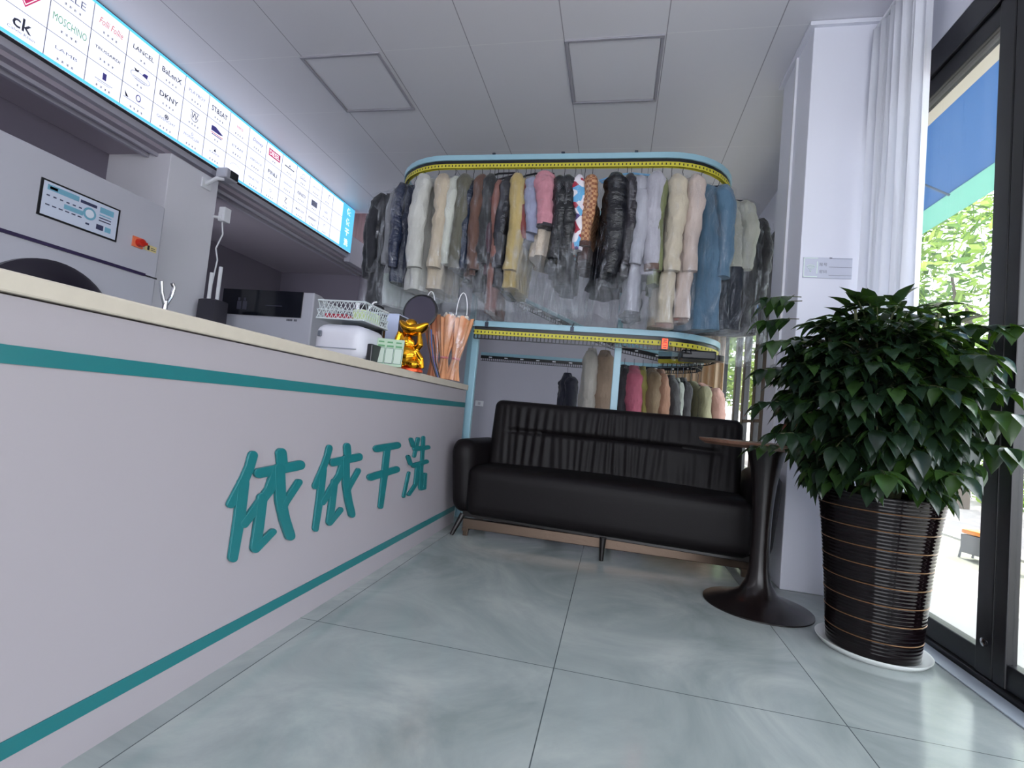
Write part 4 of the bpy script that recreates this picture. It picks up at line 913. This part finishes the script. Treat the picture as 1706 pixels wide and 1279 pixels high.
# ------------------------------------------------------------------ garments
_mc = {}
def cmat(col, kind='matte'):
    col = tuple(int(v*.90) for v in col)
    k = (col, kind)
    if k in _mc: return _mc[k]
    if kind == 'shiny': m = mat('glossy_quilted_fabric', col, .24, bump=.7, bscale=22, spec=.6, bdist=.02, stretch=(1, 1, 2))
    elif kind == 'floral':
        m = mat('floral_print_fabric', col, .6); nt = m.node_tree; v = nt.nodes.new('ShaderNodeTexVoronoi'); v.inputs['Scale'].default_value = 26
        r = nt.nodes.new('ShaderNodeValToRGB'); e = r.color_ramp.elements; r.color_ramp.interpolation = 'CONSTANT'
        e[0].color = (*lin((226, 220, 228)), 1); e[1].position = .45; e[1].color = (*lin((170, 44, 66)), 1)
        for p_, c_ in ((.62, (96, 168, 214)), (.78, (232, 226, 232)), (.9, (80, 60, 120))): q = e.new(p_); q.color = (*lin(c_), 1)
        tc = nt.nodes.new('ShaderNodeTexCoord'); nt.links.new(tc.outputs['Object'], v.inputs['Vector']); sp = nt.nodes.new('ShaderNodeSeparateColor')
        nt.links.new(v.outputs['Color'], sp.inputs[0]); nt.links.new(sp.outputs[0], r.inputs[0]); nt.links.new(r.outputs[0], nt.nodes['Principled BSDF'].inputs['Base Color'])
    elif kind == 'plaid':
        m = mat('plaid_fabric', col, .7); nt = m.node_tree; tc = nt.nodes.new('ShaderNodeTexCoord'); v = nt.nodes.new('ShaderNodeTexChecker'); v.inputs['Scale'].default_value = 58
        v.inputs[1].default_value = (*lin((138, 84, 58)), 1); v.inputs[2].default_value = (*lin((190, 144, 104)), 1)
        nt.links.new(tc.outputs['Object'], v.inputs['Vector']); nt.links.new(v.outputs[0], nt.nodes['Principled BSDF'].inputs['Base Color'])
    else: m = mat('garment_fabric', col, .7, bump=.9, bscale=9, var=.12, vscale=9, bdist=.03, sheen=.15, stretch=(1.4, 1.4, .7))
    _mc[k] = m; return m
m_trimfur = mat('fluffy_trim', (206, 190, 172), .9, bump=1, bscale=90)
def garment(name, lab, cat, x, y, rz, ztop, zhem, col, kind='matte', th=.035, sleeve=.62, low=None, lowz=None, quilt=0, cover=True, film_to=None, lean=0, hw=.20, grp=None, seed=0, cuff=None, sleeve2=None, hook=.10, open_=0):
    """garment hung by its hanger: flat side across local x, shoulders along local y"""
    r_ = random.Random(seed*7+3)
    o = thing(name, lab, cat, (x, y, ztop), rz, grp); o.rotation_euler = (0, lean, rz)
    th *= 1.18; H = ztop-zhem; rows = 44; n = 36; m1 = cmat(col, kind); m2 = cmat(low, 'matte') if low and not isinstance(low, bpy.types.Material) else (low or m1)
    b = MB(); vs = []; fs = []; mi = []
    p1, p2 = r_.uniform(0, 6), r_.uniform(0, 6)
    for i in range(rows+1):
        t = i/rows; z = -H*t
        sh = min(1, (-z)/.10)                                   # shoulder slope
        wy = .055+(hw-.055)*math.sin(sh*PI/2)*.98 + (.02*math.sin(t*2.2) if t > .2 else 0)
        tx = th*(.55+.45*min(1, -z/.12))*(1+.25*t)
        if quilt: tx *= 1+.13*abs(math.sin(-z/quilt*PI)); wy *= 1+.015*abs(math.sin(-z/quilt*PI))
        for k in range(n):
            a = 2*PI*k/n; c_, s_ = math.cos(a), math.sin(a)
            f = 1+(.10+.25*t)*math.sin(6*a+p1+1.5*t)*(.6)+.10*t*math.sin(11*a+p2)
            px_, py_ = math.copysign(abs(c_)**.8, c_)*tx*f, math.copysign(abs(s_)**.75, s_)*wy+.008*t*math.sin(7*a+p2)
            g = noise.noise(Vector((px_*16+seed, py_*9, z*8)))*.016*min(1, -z*8)+noise.noise(Vector((px_*30, py_*22+seed, z*20)))*.006
            vs.append((px_+c_*g, py_+s_*g, z))
    for i in range(rows):
        for k in range(n):
            fs.append((i*n+k, (i+1)*n+k, (i+1)*n+(k+1) % n, i*n+(k+1) % n)); mi.append(1 if (lowz and ztop-H*(i+.5)/rows < lowz) else 0)
    b.v = vs; b.f = fs; b.mi = mi
    b.f += [tuple(reversed(range(n)))][::-1]; b.mi += [0]; b.f += [tuple(rows*n+k for k in range(n))]; b.mi += [1 if lowz else 0]
    b.build('body', [m1, m2], o, smooth=True, angle=75)
    if sleeve:
        for s1 in (-1, 1):
            L_s = sleeve if s1 < 0 or sleeve2 is None else sleeve2
            b = MB(); pts = []; rad = []
            nn = 34
            for i in range(nn+1):
                t = i/nn; z = -.055-L_s*t
                pts.append((th*.3*math.sin(t*2)+.01*math.sin(5*t+p1), s1*(hw-.01+.05*math.sin(min(1, t*2.2)*PI/2)-.02*t+.006*math.sin(6*t+p2)), z))
                rad.append((th*1.10)*(1.0 if t > .08 else .55+.45*t/.08)*(1-.22*t)*(1+(.16*abs(math.sin(L_s*t/quilt*PI)) if quilt else .04*math.sin(14*t+p1))+.16*noise.noise(Vector((t*11, seed, s1*3)))+.09*noise.noise(Vector((t*30, seed, s1*5)))))
            b.tube(pts, rad, 16)
            b.v = [(v[0]+.012*noise.noise(Vector((v[0]*22, v[1]*22, v[2]*11+seed))), v[1]+.012*noise.noise(Vector((v[0]*22+9, v[1]*22, v[2]*11+seed))), v[2]) for v in b.v]
            sl = b.build('sleeve', m1, o, smooth=True, angle=70)
            if cuff: b = MB(); b.tube([pts[-2], pts[-1], (pts[-1][0], pts[-1][1], pts[-1][2]-.02)], [rad[-1]*1.08]*3, 14); b.build('cuff', cmat(cuff), sl, smooth=True)
    b = MB(); b.tube([(0, -.16, -.045), (0, 0, .0), (0, .16, -.045)], .005, 6)
    b.tube([(0, 0, 0), (0, 0, hook*.6), (0, .012, hook*.8), (0, .008, hook), (0, -.006, hook*.98)], .0022, 6)
    b.build('hanger', m_wire, o, smooth=True)
    if cover:
        b = MB(); vs = []; fs = []; mi2 = []; n = 30; rows = 18; Hc = (ztop-(film_to or (zhem-.12)))
        for i in range(rows+1):
            t = i/rows; z = .02-(Hc+.02)*t; sh = min(1, (.02-z)/.12)
            wy = .03+(hw+.055)*math.sin(sh*PI/2); tx = .012+(th+.017)*math.sin(sh*PI/2)*(1+.15*t)
            for k in range(n):
                a = 2*PI*k/n; c_, s_ = math.cos(a), math.sin(a)
                f = 1+.10*math.sin(5*a+p1+3*t)+.07*math.sin(9*a-4*t+p2)
                vs.append((c_*tx*f, s_*wy*(1+.02*math.sin(8*a+6*t)), z-(.02*math.sin(3*a+p1)*t)))
        for i in range(rows):
            for k in range(n): fs.append((i*n+k, (i+1)*n+k, (i+1)*n+(k+1) % n, i*n+(k+1) % n)); mi2.append(1 if Hc*(i+.5)/rows > H else 0)
        b.add(vs, fs); b.mi = mi2; b.build('plastic_cover', [m_film, m_film_low], o, smooth=True, angle=80)
    return o
YF = CYv-RR
def front(lab, cat, X, zt, zh, col, **k):
    nm = cat.replace(' ', '_')
    return garment(nm, lab, cat, X, YF, k.pop('rz', 0)+random.uniform(-.06, .06), zt, zh, col, grp='garments on the upper rail', hook=ZU-.06-zt, **k)
def around(lab, cat, cx, deg, zt, zh, col, turn=0, **k):
    """hung on one of the curved ends; deg measured from the front straight"""
    s1 = -1 if cx < -1 else 1; a = math.radians(deg)
    x = cx+s1*RR*math.sin(a); y = CYv-RR*math.cos(a)
    return garment(cat.replace(' ', '_'), lab, cat, x, y, s1*a+math.radians(turn), zt, zh, col, grp='garments on the upper rail', hook=ZU-.06-zt, **k)
S1 = iter(range(1, 100))
def sd_(): return next(S1)
# left curved end
around('glossy navy long coat in film, outermost at the left curve of upper rail', 'coat', UX0, 84, 2.40, 1.47, (26, 32, 52), kind='shiny', th=.045, sleeve=.6, seed=sd_(), film_to=1.36)
around('dark navy long coat second from left curve end of upper rail', 'coat', UX0, 66, 2.40, 1.50, (24, 28, 40), th=.045, seed=sd_(), film_to=1.40)
around('charcoal long coat third around the left curve of upper rail', 'coat', UX0, 49, 2.40, 1.48, (34, 36, 46), th=.042, seed=sd_(), film_to=1.40)
around('pale mint long dress with grey sleeve on left curve of upper rail', 'dress', UX0, 35, 2.39, 1.48, (150, 152, 158), low=(176, 186, 182), lowz=1.70, th=.026, hw=.15, sleeve=.56, seed=sd_(), film_to=1.40)
around('slate blue jacket with lavender shine beside the pale mint dress', 'jacket', UX0, 22, 2.39, 1.62, (42, 50, 76), kind='shiny', th=.036, seed=sd_(), film_to=1.44)
around('cream white thick coat first on the front run of upper rail', 'coat', UX0, 7, 2.42, 1.56, (206, 206, 200), th=.052, sleeve=.66, seed=sd_(), film_to=1.40)
# front run
front('beige coat with ribbed cream sleeve right of cream white coat', 'coat', -1.285, 2.42, 1.57, (200, 186, 164), th=.047, sleeve=.66, seed=sd_(), film_to=1.42)
front('slim ivory jacket between beige coat and olive coat', 'jacket', -1.205, 2.41, 1.78, (206, 208, 198), th=.034, sleeve=.62, seed=sd_(), film_to=1.44)
front('olive grey wool coat on the upper rail', 'coat', -1.145, 2.42, 1.74, (94, 92, 76), th=.044, sleeve=.66, seed=sd_(), film_to=1.42)
front('thin dark blue jacket between olive coat and brown coat', 'jacket', -1.082, 2.38, 1.70, (28, 42, 66), kind='shiny', th=.028, seed=sd_(), film_to=1.42)
front('chocolate brown suede coat on the upper rail', 'coat', -1.025, 2.42, 1.67, (98, 66, 54), th=.040, sleeve=.66, seed=sd_(), film_to=1.42)
front('black long coat between brown coat and rust coat', 'coat', -.962, 2.42, 1.56, (22, 26, 32), th=.036, seed=sd_(), film_to=1.42)
front('thin maroon dress pressed beside black long coat', 'dress', -.922, 2.38, 1.68, (74, 42, 56), th=.020, sleeve=.5, seed=sd_(), film_to=1.44)
front('long rust coloured coat with dark hem, hanging lowest on front run', 'coat', -.885, 2.38, 1.44, (142, 92, 82), th=.026, sleeve=.55, seed=sd_(), low=(134, 84, 76), lowz=1.6, cuff=(60, 30, 34), film_to=1.40)
front('black down coat with violet sheen left of the mustard coat', 'coat', -.832, 2.40, 1.60, (22, 24, 38), kind='shiny', th=.038, seed=sd_(), film_to=1.42)
front('mustard yellow long coat on the upper rail', 'coat', -.757, 2.42, 1.60, (192, 168, 108), th=.044, sleeve=.66, seed=sd_(), film_to=1.44)
front('short red brown jacket behind the lavender puffer', 'jacket', -.695, 2.38, 1.94, (128, 50, 46), th=.026, sleeve=.4, seed=sd_(), film_to=1.6)
front('pale lavender blue puffer jacket left of the pink one', 'puffer jacket', -.645, 2.40, 1.92, (152, 156, 184), th=.034, quilt=.09, sleeve=.38, seed=sd_(), film_to=1.44)
front('pink fluffy jacket with black lower sleeves', 'jacket', -.570, 2.43, 1.82, (204, 138, 152), th=.055, sleeve=.36, low=m_trimfur, lowz=2.02, cuff=(44, 40, 52), seed=sd_(), film_to=1.42)
front('glossy black puffer jacket right of the pink jacket', 'puffer jacket', -.480, 2.41, 1.77, (12, 15, 22), kind='shiny', th=.042, quilt=.10, sleeve=.56, seed=sd_(), film_to=1.42)
front('glossy black long puffer coat left of the floral jacket', 'puffer coat', -.405, 2.41, 1.64, (12, 15, 20), kind='shiny', th=.042, quilt=.11, sleeve=.62, seed=sd_(), film_to=1.42)
front('white jacket with red and blue floral print', 'jacket', -.338, 2.41, 1.86, (210, 190, 200), kind='floral', th=.036, sleeve=.5, seed=sd_(), film_to=1.44)
front('brown and tan plaid jacket with dark cuffs', 'jacket', -.285, 2.41, 1.80, (180, 130, 90), kind='plaid', th=.036, sleeve=.46, cuff=(76, 44, 34), low=(70, 40, 36), lowz=1.90, seed=sd_(), film_to=1.42)
front('wide glossy black down coat right of the gap in upper rail', 'coat', -.115, 2.42, 1.63, (12, 14, 22), kind='shiny', th=.056, quilt=.12, sleeve=.66, lean=.04, seed=sd_(), film_to=1.42)
front('dark plum jacket between black down coat and silver puffers', 'jacket', -.022, 2.42, 1.70, (32, 26, 36), kind='shiny', th=.036, sleeve=.6, seed=sd_(), film_to=1.42)
front('silver grey long puffer coat, left one of the silver pair', 'puffer coat', .045, 2.41, 1.48, (176, 176, 186), th=.036, quilt=.11, sleeve=.58, seed=sd_(), film_to=1.40)
front('silver grey shorter puffer jacket, right one of the silver pair', 'puffer jacket', .118, 2.43, 1.72, (184, 182, 192), th=.042, quilt=.12, sleeve=.62, seed=sd_(), cuff=(110, 84, 74), film_to=1.42)
front('thin olive green jacket between silver jacket and cream coats', 'jacket', .182, 2.39, 1.66, (122, 128, 84), th=.028, sleeve=.6, seed=sd_(), film_to=1.42)
around('long cream quilted coat, left of the two cream ones', 'coat', UX1, 5, 2.41, 1.42, (206, 194, 172), th=.044, quilt=.13, sleeve=.62, seed=sd_(), film_to=1.38)
around('long cream pink quilted coat beside the steel blue coat', 'coat', UX1, 14, 2.42, 1.46, (204, 186, 176), th=.040, quilt=.13, sleeve=.62, seed=sd_(), film_to=1.38)
# right curved end
around('wide steel blue long coat on right curve of upper rail', 'coat', UX1, 31, 2.41, 1.42, (88, 124, 150), turn=14, th=.045, sleeve=.60, seed=sd_(), hw=.17, film_to=1.40)
around('cream jacket above dark navy trousers on the right curve', 'outfit', UX1, 53, 2.38, 1.45, (190, 190, 176), turn=6, th=.045, low=(22, 30, 46), lowz=1.88, sleeve=.46, seed=sd_(), film_to=1.42, hw=.18)
around('black long coat at right end of the upper rail', 'coat', UX1, 78, 2.36, 1.47, (24, 22, 28), turn=4, th=.045, sleeve=.6, seed=sd_(), hw=.23, film_to=1.42)
around('pale yellow dress behind the black coat at rail right end', 'dress', UX1, 98, 2.30, 1.50, (196, 190, 160), th=.036, low=(206, 200, 176), lowz=1.8, sleeve=.3, seed=sd_(), hw=.22, film_to=1.30)

for lab, x, colr, rz in (('empty dark hanger turned sideways above the black long coat', -.985, (30, 30, 38), 1.1), ('empty dark hanger turned sideways beside the mustard coat', -.72, (30, 30, 38), 1.2), ('empty blue hanger in the gap by the wide black down coat', -.05, (110, 160, 200), 1.4)):
    o = thing('clothes_hanger', lab, 'hanger', (x, YF, 2.47), rz, 'empty hangers on the upper rail')
    MB().tube([(0, -.19, -.03), (0, -.04, .0), (0, .04, .0), (0, .19, -.03), (0, .17, -.045), (0, -.17, -.045), (0, -.19, -.03)], .007, 6).build('bar', mat('hanger_plastic', colr, .4), o, smooth=True)
    MB().tube([(0, 0, 0), (0, 0, .045), (0, .012, .06), (0, .004, .07)], .002, 6).build('hook', m_wire, o, smooth=True)
# lower rail garments
def low_g(lab, cat, x, y, zt, zh, col, rz=0, **k):
    return garment(cat.replace(' ', '_'), lab, cat, x, y, rz, zt, zh, col, grp='garments on the lower rail', cover=False, hook=1.31-zt+k.pop('dz', 0), **k)
low_g('small navy jacket hanging alone on the lower back rail', 'jacket', -.53, 5.32, 1.25, .45, (36, 38, 58), th=.055, sleeve=.5, hw=.13, seed=50, rz=.35)
low_g('white long jacket at left of blue post on lower rail', 'jacket', -.235, 4.345, 1.39, .52, (206, 200, 192), th=.052, sleeve=.68, seed=51, dz=.12)
low_g('tan suede jacket right beside blue post on lower rail', 'jacket', -.125, 4.35, 1.38, .6, (164, 140, 120), th=.062, sleeve=.6, seed=52, dz=.10)
low_g('dark grey jacket right of blue post on lower rail', 'jacket', .045, 4.37, 1.27, .5, (56, 54, 62), th=.036, sleeve=.6, seed=53, dz=.02)
low_g('bright pink jacket on the lower rail', 'jacket', .125, 4.38, 1.27, .45, (190, 96, 120), th=.060, sleeve=.62, seed=54, dz=.02)
low_g('yellow olive jacket right of the pink jacket', 'jacket', .20, 4.39, 1.27, .5, (150, 140, 70), th=.034, sleeve=.6, seed=55, dz=.02)
low_g('khaki brown jacket on lower rail next to yellow olive one', 'jacket', .275, 4.40, 1.26, .5, (134, 112, 84), th=.052, sleeve=.6, seed=56, dz=.01)
low_g('light brown jacket with pinkish sleeve on the lower rail', 'jacket', .35, 4.42, 1.26, .5, (168, 124, 98), th=.046, sleeve=.62, seed=57, dz=.01)
low_g('black and white striped jacket on the lower rail', 'jacket', .44, 4.45, 1.22, .5, (58, 56, 58), th=.046, sleeve=.6, low=(50, 50, 52), lowz=.9, seed=58)
low_g('pale grey shirt between two black jackets on lower rail', 'shirt', .495, 4.47, 1.20, .5, (170, 176, 166), th=.026, sleeve=.6, seed=59)
low_g('black jacket left of the green beige jacket on lower rail', 'jacket', .545, 4.50, 1.21, .5, (44, 42, 46), th=.040, sleeve=.6, seed=60)
low_g('green beige jacket near right end of lower rail', 'jacket', .62, 4.56, 1.19, .5, (150, 146, 112), rz=.4, th=.044, sleeve=.6, seed=61)
low_g('salmon pink jacket at right end of lower rail', 'jacket', .69, 4.64, 1.19, .5, (206, 160, 146), rz=.7, th=.050, sleeve=.6, seed=62)

o = thing('wall_socket', 'small pale socket plate low on grey back wall behind left blue post', 'socket', (-1.93, 6.995, .86))
MB().box(-.06, .06, -.012, 0, -.04, .04).build('plate', m_white, o, bevel=.003); MB().box(-.02, .02, -.014, -.012, -.02, .02).build('outlet', m_lgrey, o)
# ------------------------------------------------------------------ outside
struct(MB().box(1.40, 2.55, -6, 22, -.14, -.02).build('ground_apron', mat('pale_concrete', (176, 173, 166), .8, var=.06, vscale=4)))
struct(MB().box(2.55, 3.3, -6, 22, -.16, -.04).build('ground_strip', mat('olive_grey_paving', (118, 118, 104), .85, var=.1, vscale=6)))
struct(MB().box(3.3, 3.4, -6, 22, -.16, -.02).build('ground_kerb', mat('white_kerb_stone', (180, 178, 172), .8)))
struct(MB().box(3.4, 40, -20, 50, -.2, -.06).build('ground_road', mat('grey_road', (138, 132, 131), .85, var=.1, vscale=2)))
aw = thing('awning', 'translucent blue awning with green front edge above shop front outside', 'awning', (0, 0, 0))
b = MB(); y0, y1 = -1, 9
b.add([(1.42, y0, 3.0), (2.2, y0, 2.62), (2.2, y1, 2.62), (1.42, y1, 3.0), (1.42, y0, 3.01), (2.2, y0, 2.63), (2.2, y1, 2.63), (1.42, y1, 3.01)], [(0, 1, 2, 3), (7, 6, 5, 4), (0, 4, 5, 1), (3, 2, 6, 7), (1, 5, 6, 2), (0, 3, 7, 4)])
b.build('canopy', cloth_trans('translucent_blue_canvas', (96, 128, 160), .75), aw)
b = MB(); b.add([(2.2, y0, 2.625), (2.34, y0, 2.545), (2.34, y1, 2.545), (2.2, y1, 2.625)], [(0, 1, 2, 3)]); b.build('valance', cloth_trans('translucent_green_canvas', (150, 190, 180), .6), aw, solid=.006)
b = MB()
for k in range(9): b.tube([(1.43, y0+1.25*k, 2.985), (2.2, y0+1.25*k, 2.605)], .008, 6)
b.build('ribs', mat('grey_rib', (90, 110, 130), .5), aw)
b = MB(); b.box(1.41, 1.47, y0, y1, 2.46, 2.62); b.build('lintel', mat('cream_lintel', (214, 206, 190), .6), aw)
b = MB(); b.box(1.41, 1.45, y0, y1, 2.62, 2.98); b.build('fascia', mat('grey_fascia', (110, 114, 112), .6), aw)

def tree(lab, x, y, H, R, seed, grp='trees along the street'):
    r_ = random.Random(seed); o = thing('tree', lab, 'tree', (x, y, -.06), group=grp)
    b = MB(); b.tube([(0, 0, 0), (.05, .03, H*.3), (0, 0, H*.62)], [.11, .09, .05], 10)
    for k in range(5):
        a = k*1.3; b.tube([(0, 0, H*.4), (R*.4*math.cos(a), R*.4*math.sin(a), H*.68)], [.05, .02], 6)
    b.build('trunk', mat('grey_bark', (92, 80, 68), .9, bump=.6, bscale=20), o, smooth=True)
    b = MB()
    for k in range(7000):
        z = r_.uniform(-1, 1); a = r_.uniform(0, 6.283); h = math.sqrt(1-z*z); q = r_.uniform(.35, 1)**.5
        blob = 1+.18*math.sin(3*a+seed)+.15*math.sin(5*z*3+a*2)
        c = Vector((h*math.cos(a)*R*q*blob, h*math.sin(a)*R*q*blob, H*.64+z*H*.36*q)); s_ = r_.uniform(.06, .125)
        u = Vector((r_.gauss(0, 1), r_.gauss(0, 1), r_.gauss(0, .6))).normalized(); v = u.orthogonal().normalized()
        b.add([c-u*s_, c+v*s_*.5, c+u*s_, c-v*s_*.5], [(0, 1, 2, 3)], 0 if r_.random() < .6 else 1)
    b.build('crown', [tl1, tl2], o)
def tleaf(n, c1, c2):
    m = cloth_trans(n, c1, .45); return m
tl1 = tleaf('yellow_green_leaves', (150, 176, 84), 0); tl2 = tleaf('mid_green_leaves', (92, 124, 60), 0)
tree('leafy yellow green street tree seen through the door pane', 5.4, 9.2, 5.2, 1.9, 1)
tree('street tree across the road, left neighbour of leafy door pane tree', 4.9, 13.0, 4.8, 1.7, 2)
tree('far street tree seen through rear window', 4.4, 17.0, 5.0, 1.9, 3)
tree('near street tree beyond the door post at right edge', 8.2, 5.0, 5.0, 1.9, 4)
hd = MB()
r_ = random.Random(9)
for k in range(5000):
    c = Vector((6.3+r_.uniform(0, .7), r_.uniform(9.5, 24), r_.uniform(-.05, .9))); s_ = r_.uniform(.04, .09)
    u = Vector((r_.gauss(0, 1), r_.gauss(0, 1), r_.gauss(0, .6))).normalized(); v = u.orthogonal().normalized()
    hd.add([c-u*s_, c+v*s_*.5, c+u*s_, c-v*s_*.5], [(0, 1, 2, 3)], 0 if r_.random() < .5 else 1)
tag(hd.build('hedge', [tl1, tl2]), 'long low hedge beside the street outside rear windows', 'hedge')
bd = thing('building', 'pale building across the road behind street trees', 'building', (13, 14, -.06))
MB().box(0, 5, -14, 14, 0, 3.2).build('wall', mat('pale_render', (226, 222, 216), .8), bd)
b = MB()
for k in range(7): b.box(-.03, 0, -12+3.6*k, -10+3.6*k, 1.0, 2.4)
b.build('windows', mat('dim_window', (96, 110, 124), .2), bd)
# scooter by the kerb
sc = thing('scooter', 'grey scooter with orange box top parked at the kerb outside', 'scooter', (2.88, 4.42, -.04), rz=math.radians(-75)); sc.scale = (.72, .72, .8); sc.location.y = 4.56
MB().rbox((-.12, 0, .27), (.22, .2, .05), .02, (6, 6, 3)).build('box_lid', mat('orange_plastic', (240, 150, 60), .4), sc, smooth=True)
b = MB().box(-.24, -.0, -.09, .09, .06, .24); b.tube([(-.20, -.08, .24), (-.26, -.08, .0)], .012).tube([(-.20, .08, .24), (-.26, .08, 0)], .012)
b.build('rear_box', mat('mid_grey_plastic', (120, 120, 124), .5), sc, bevel=.01)
MB().lathe([(.10, -.03), (.15, -.025), (.15, .025), (.10, .03)], 32, M=Matrix.Translation((.13, 0, .15)) @ Matrix.Rotation(PI/2, 4, 'X')).build('wheel', m_blackrub, sc, smooth=True)
MB().rbox((.06, 0, .42), (.14, .14, .07), .03, (5, 5, 4)).build('seat', mat('red_plastic', (200, 50, 70), .4), sc, smooth=True)
MB().tube([(.02, 0, .26), (.06, 0, .4)], .015).tube([(-.05, 0, .24), (.13, 0, .15)], .02).build('frame', mat('grey_frame', (140, 140, 146), .4), sc, smooth=True)
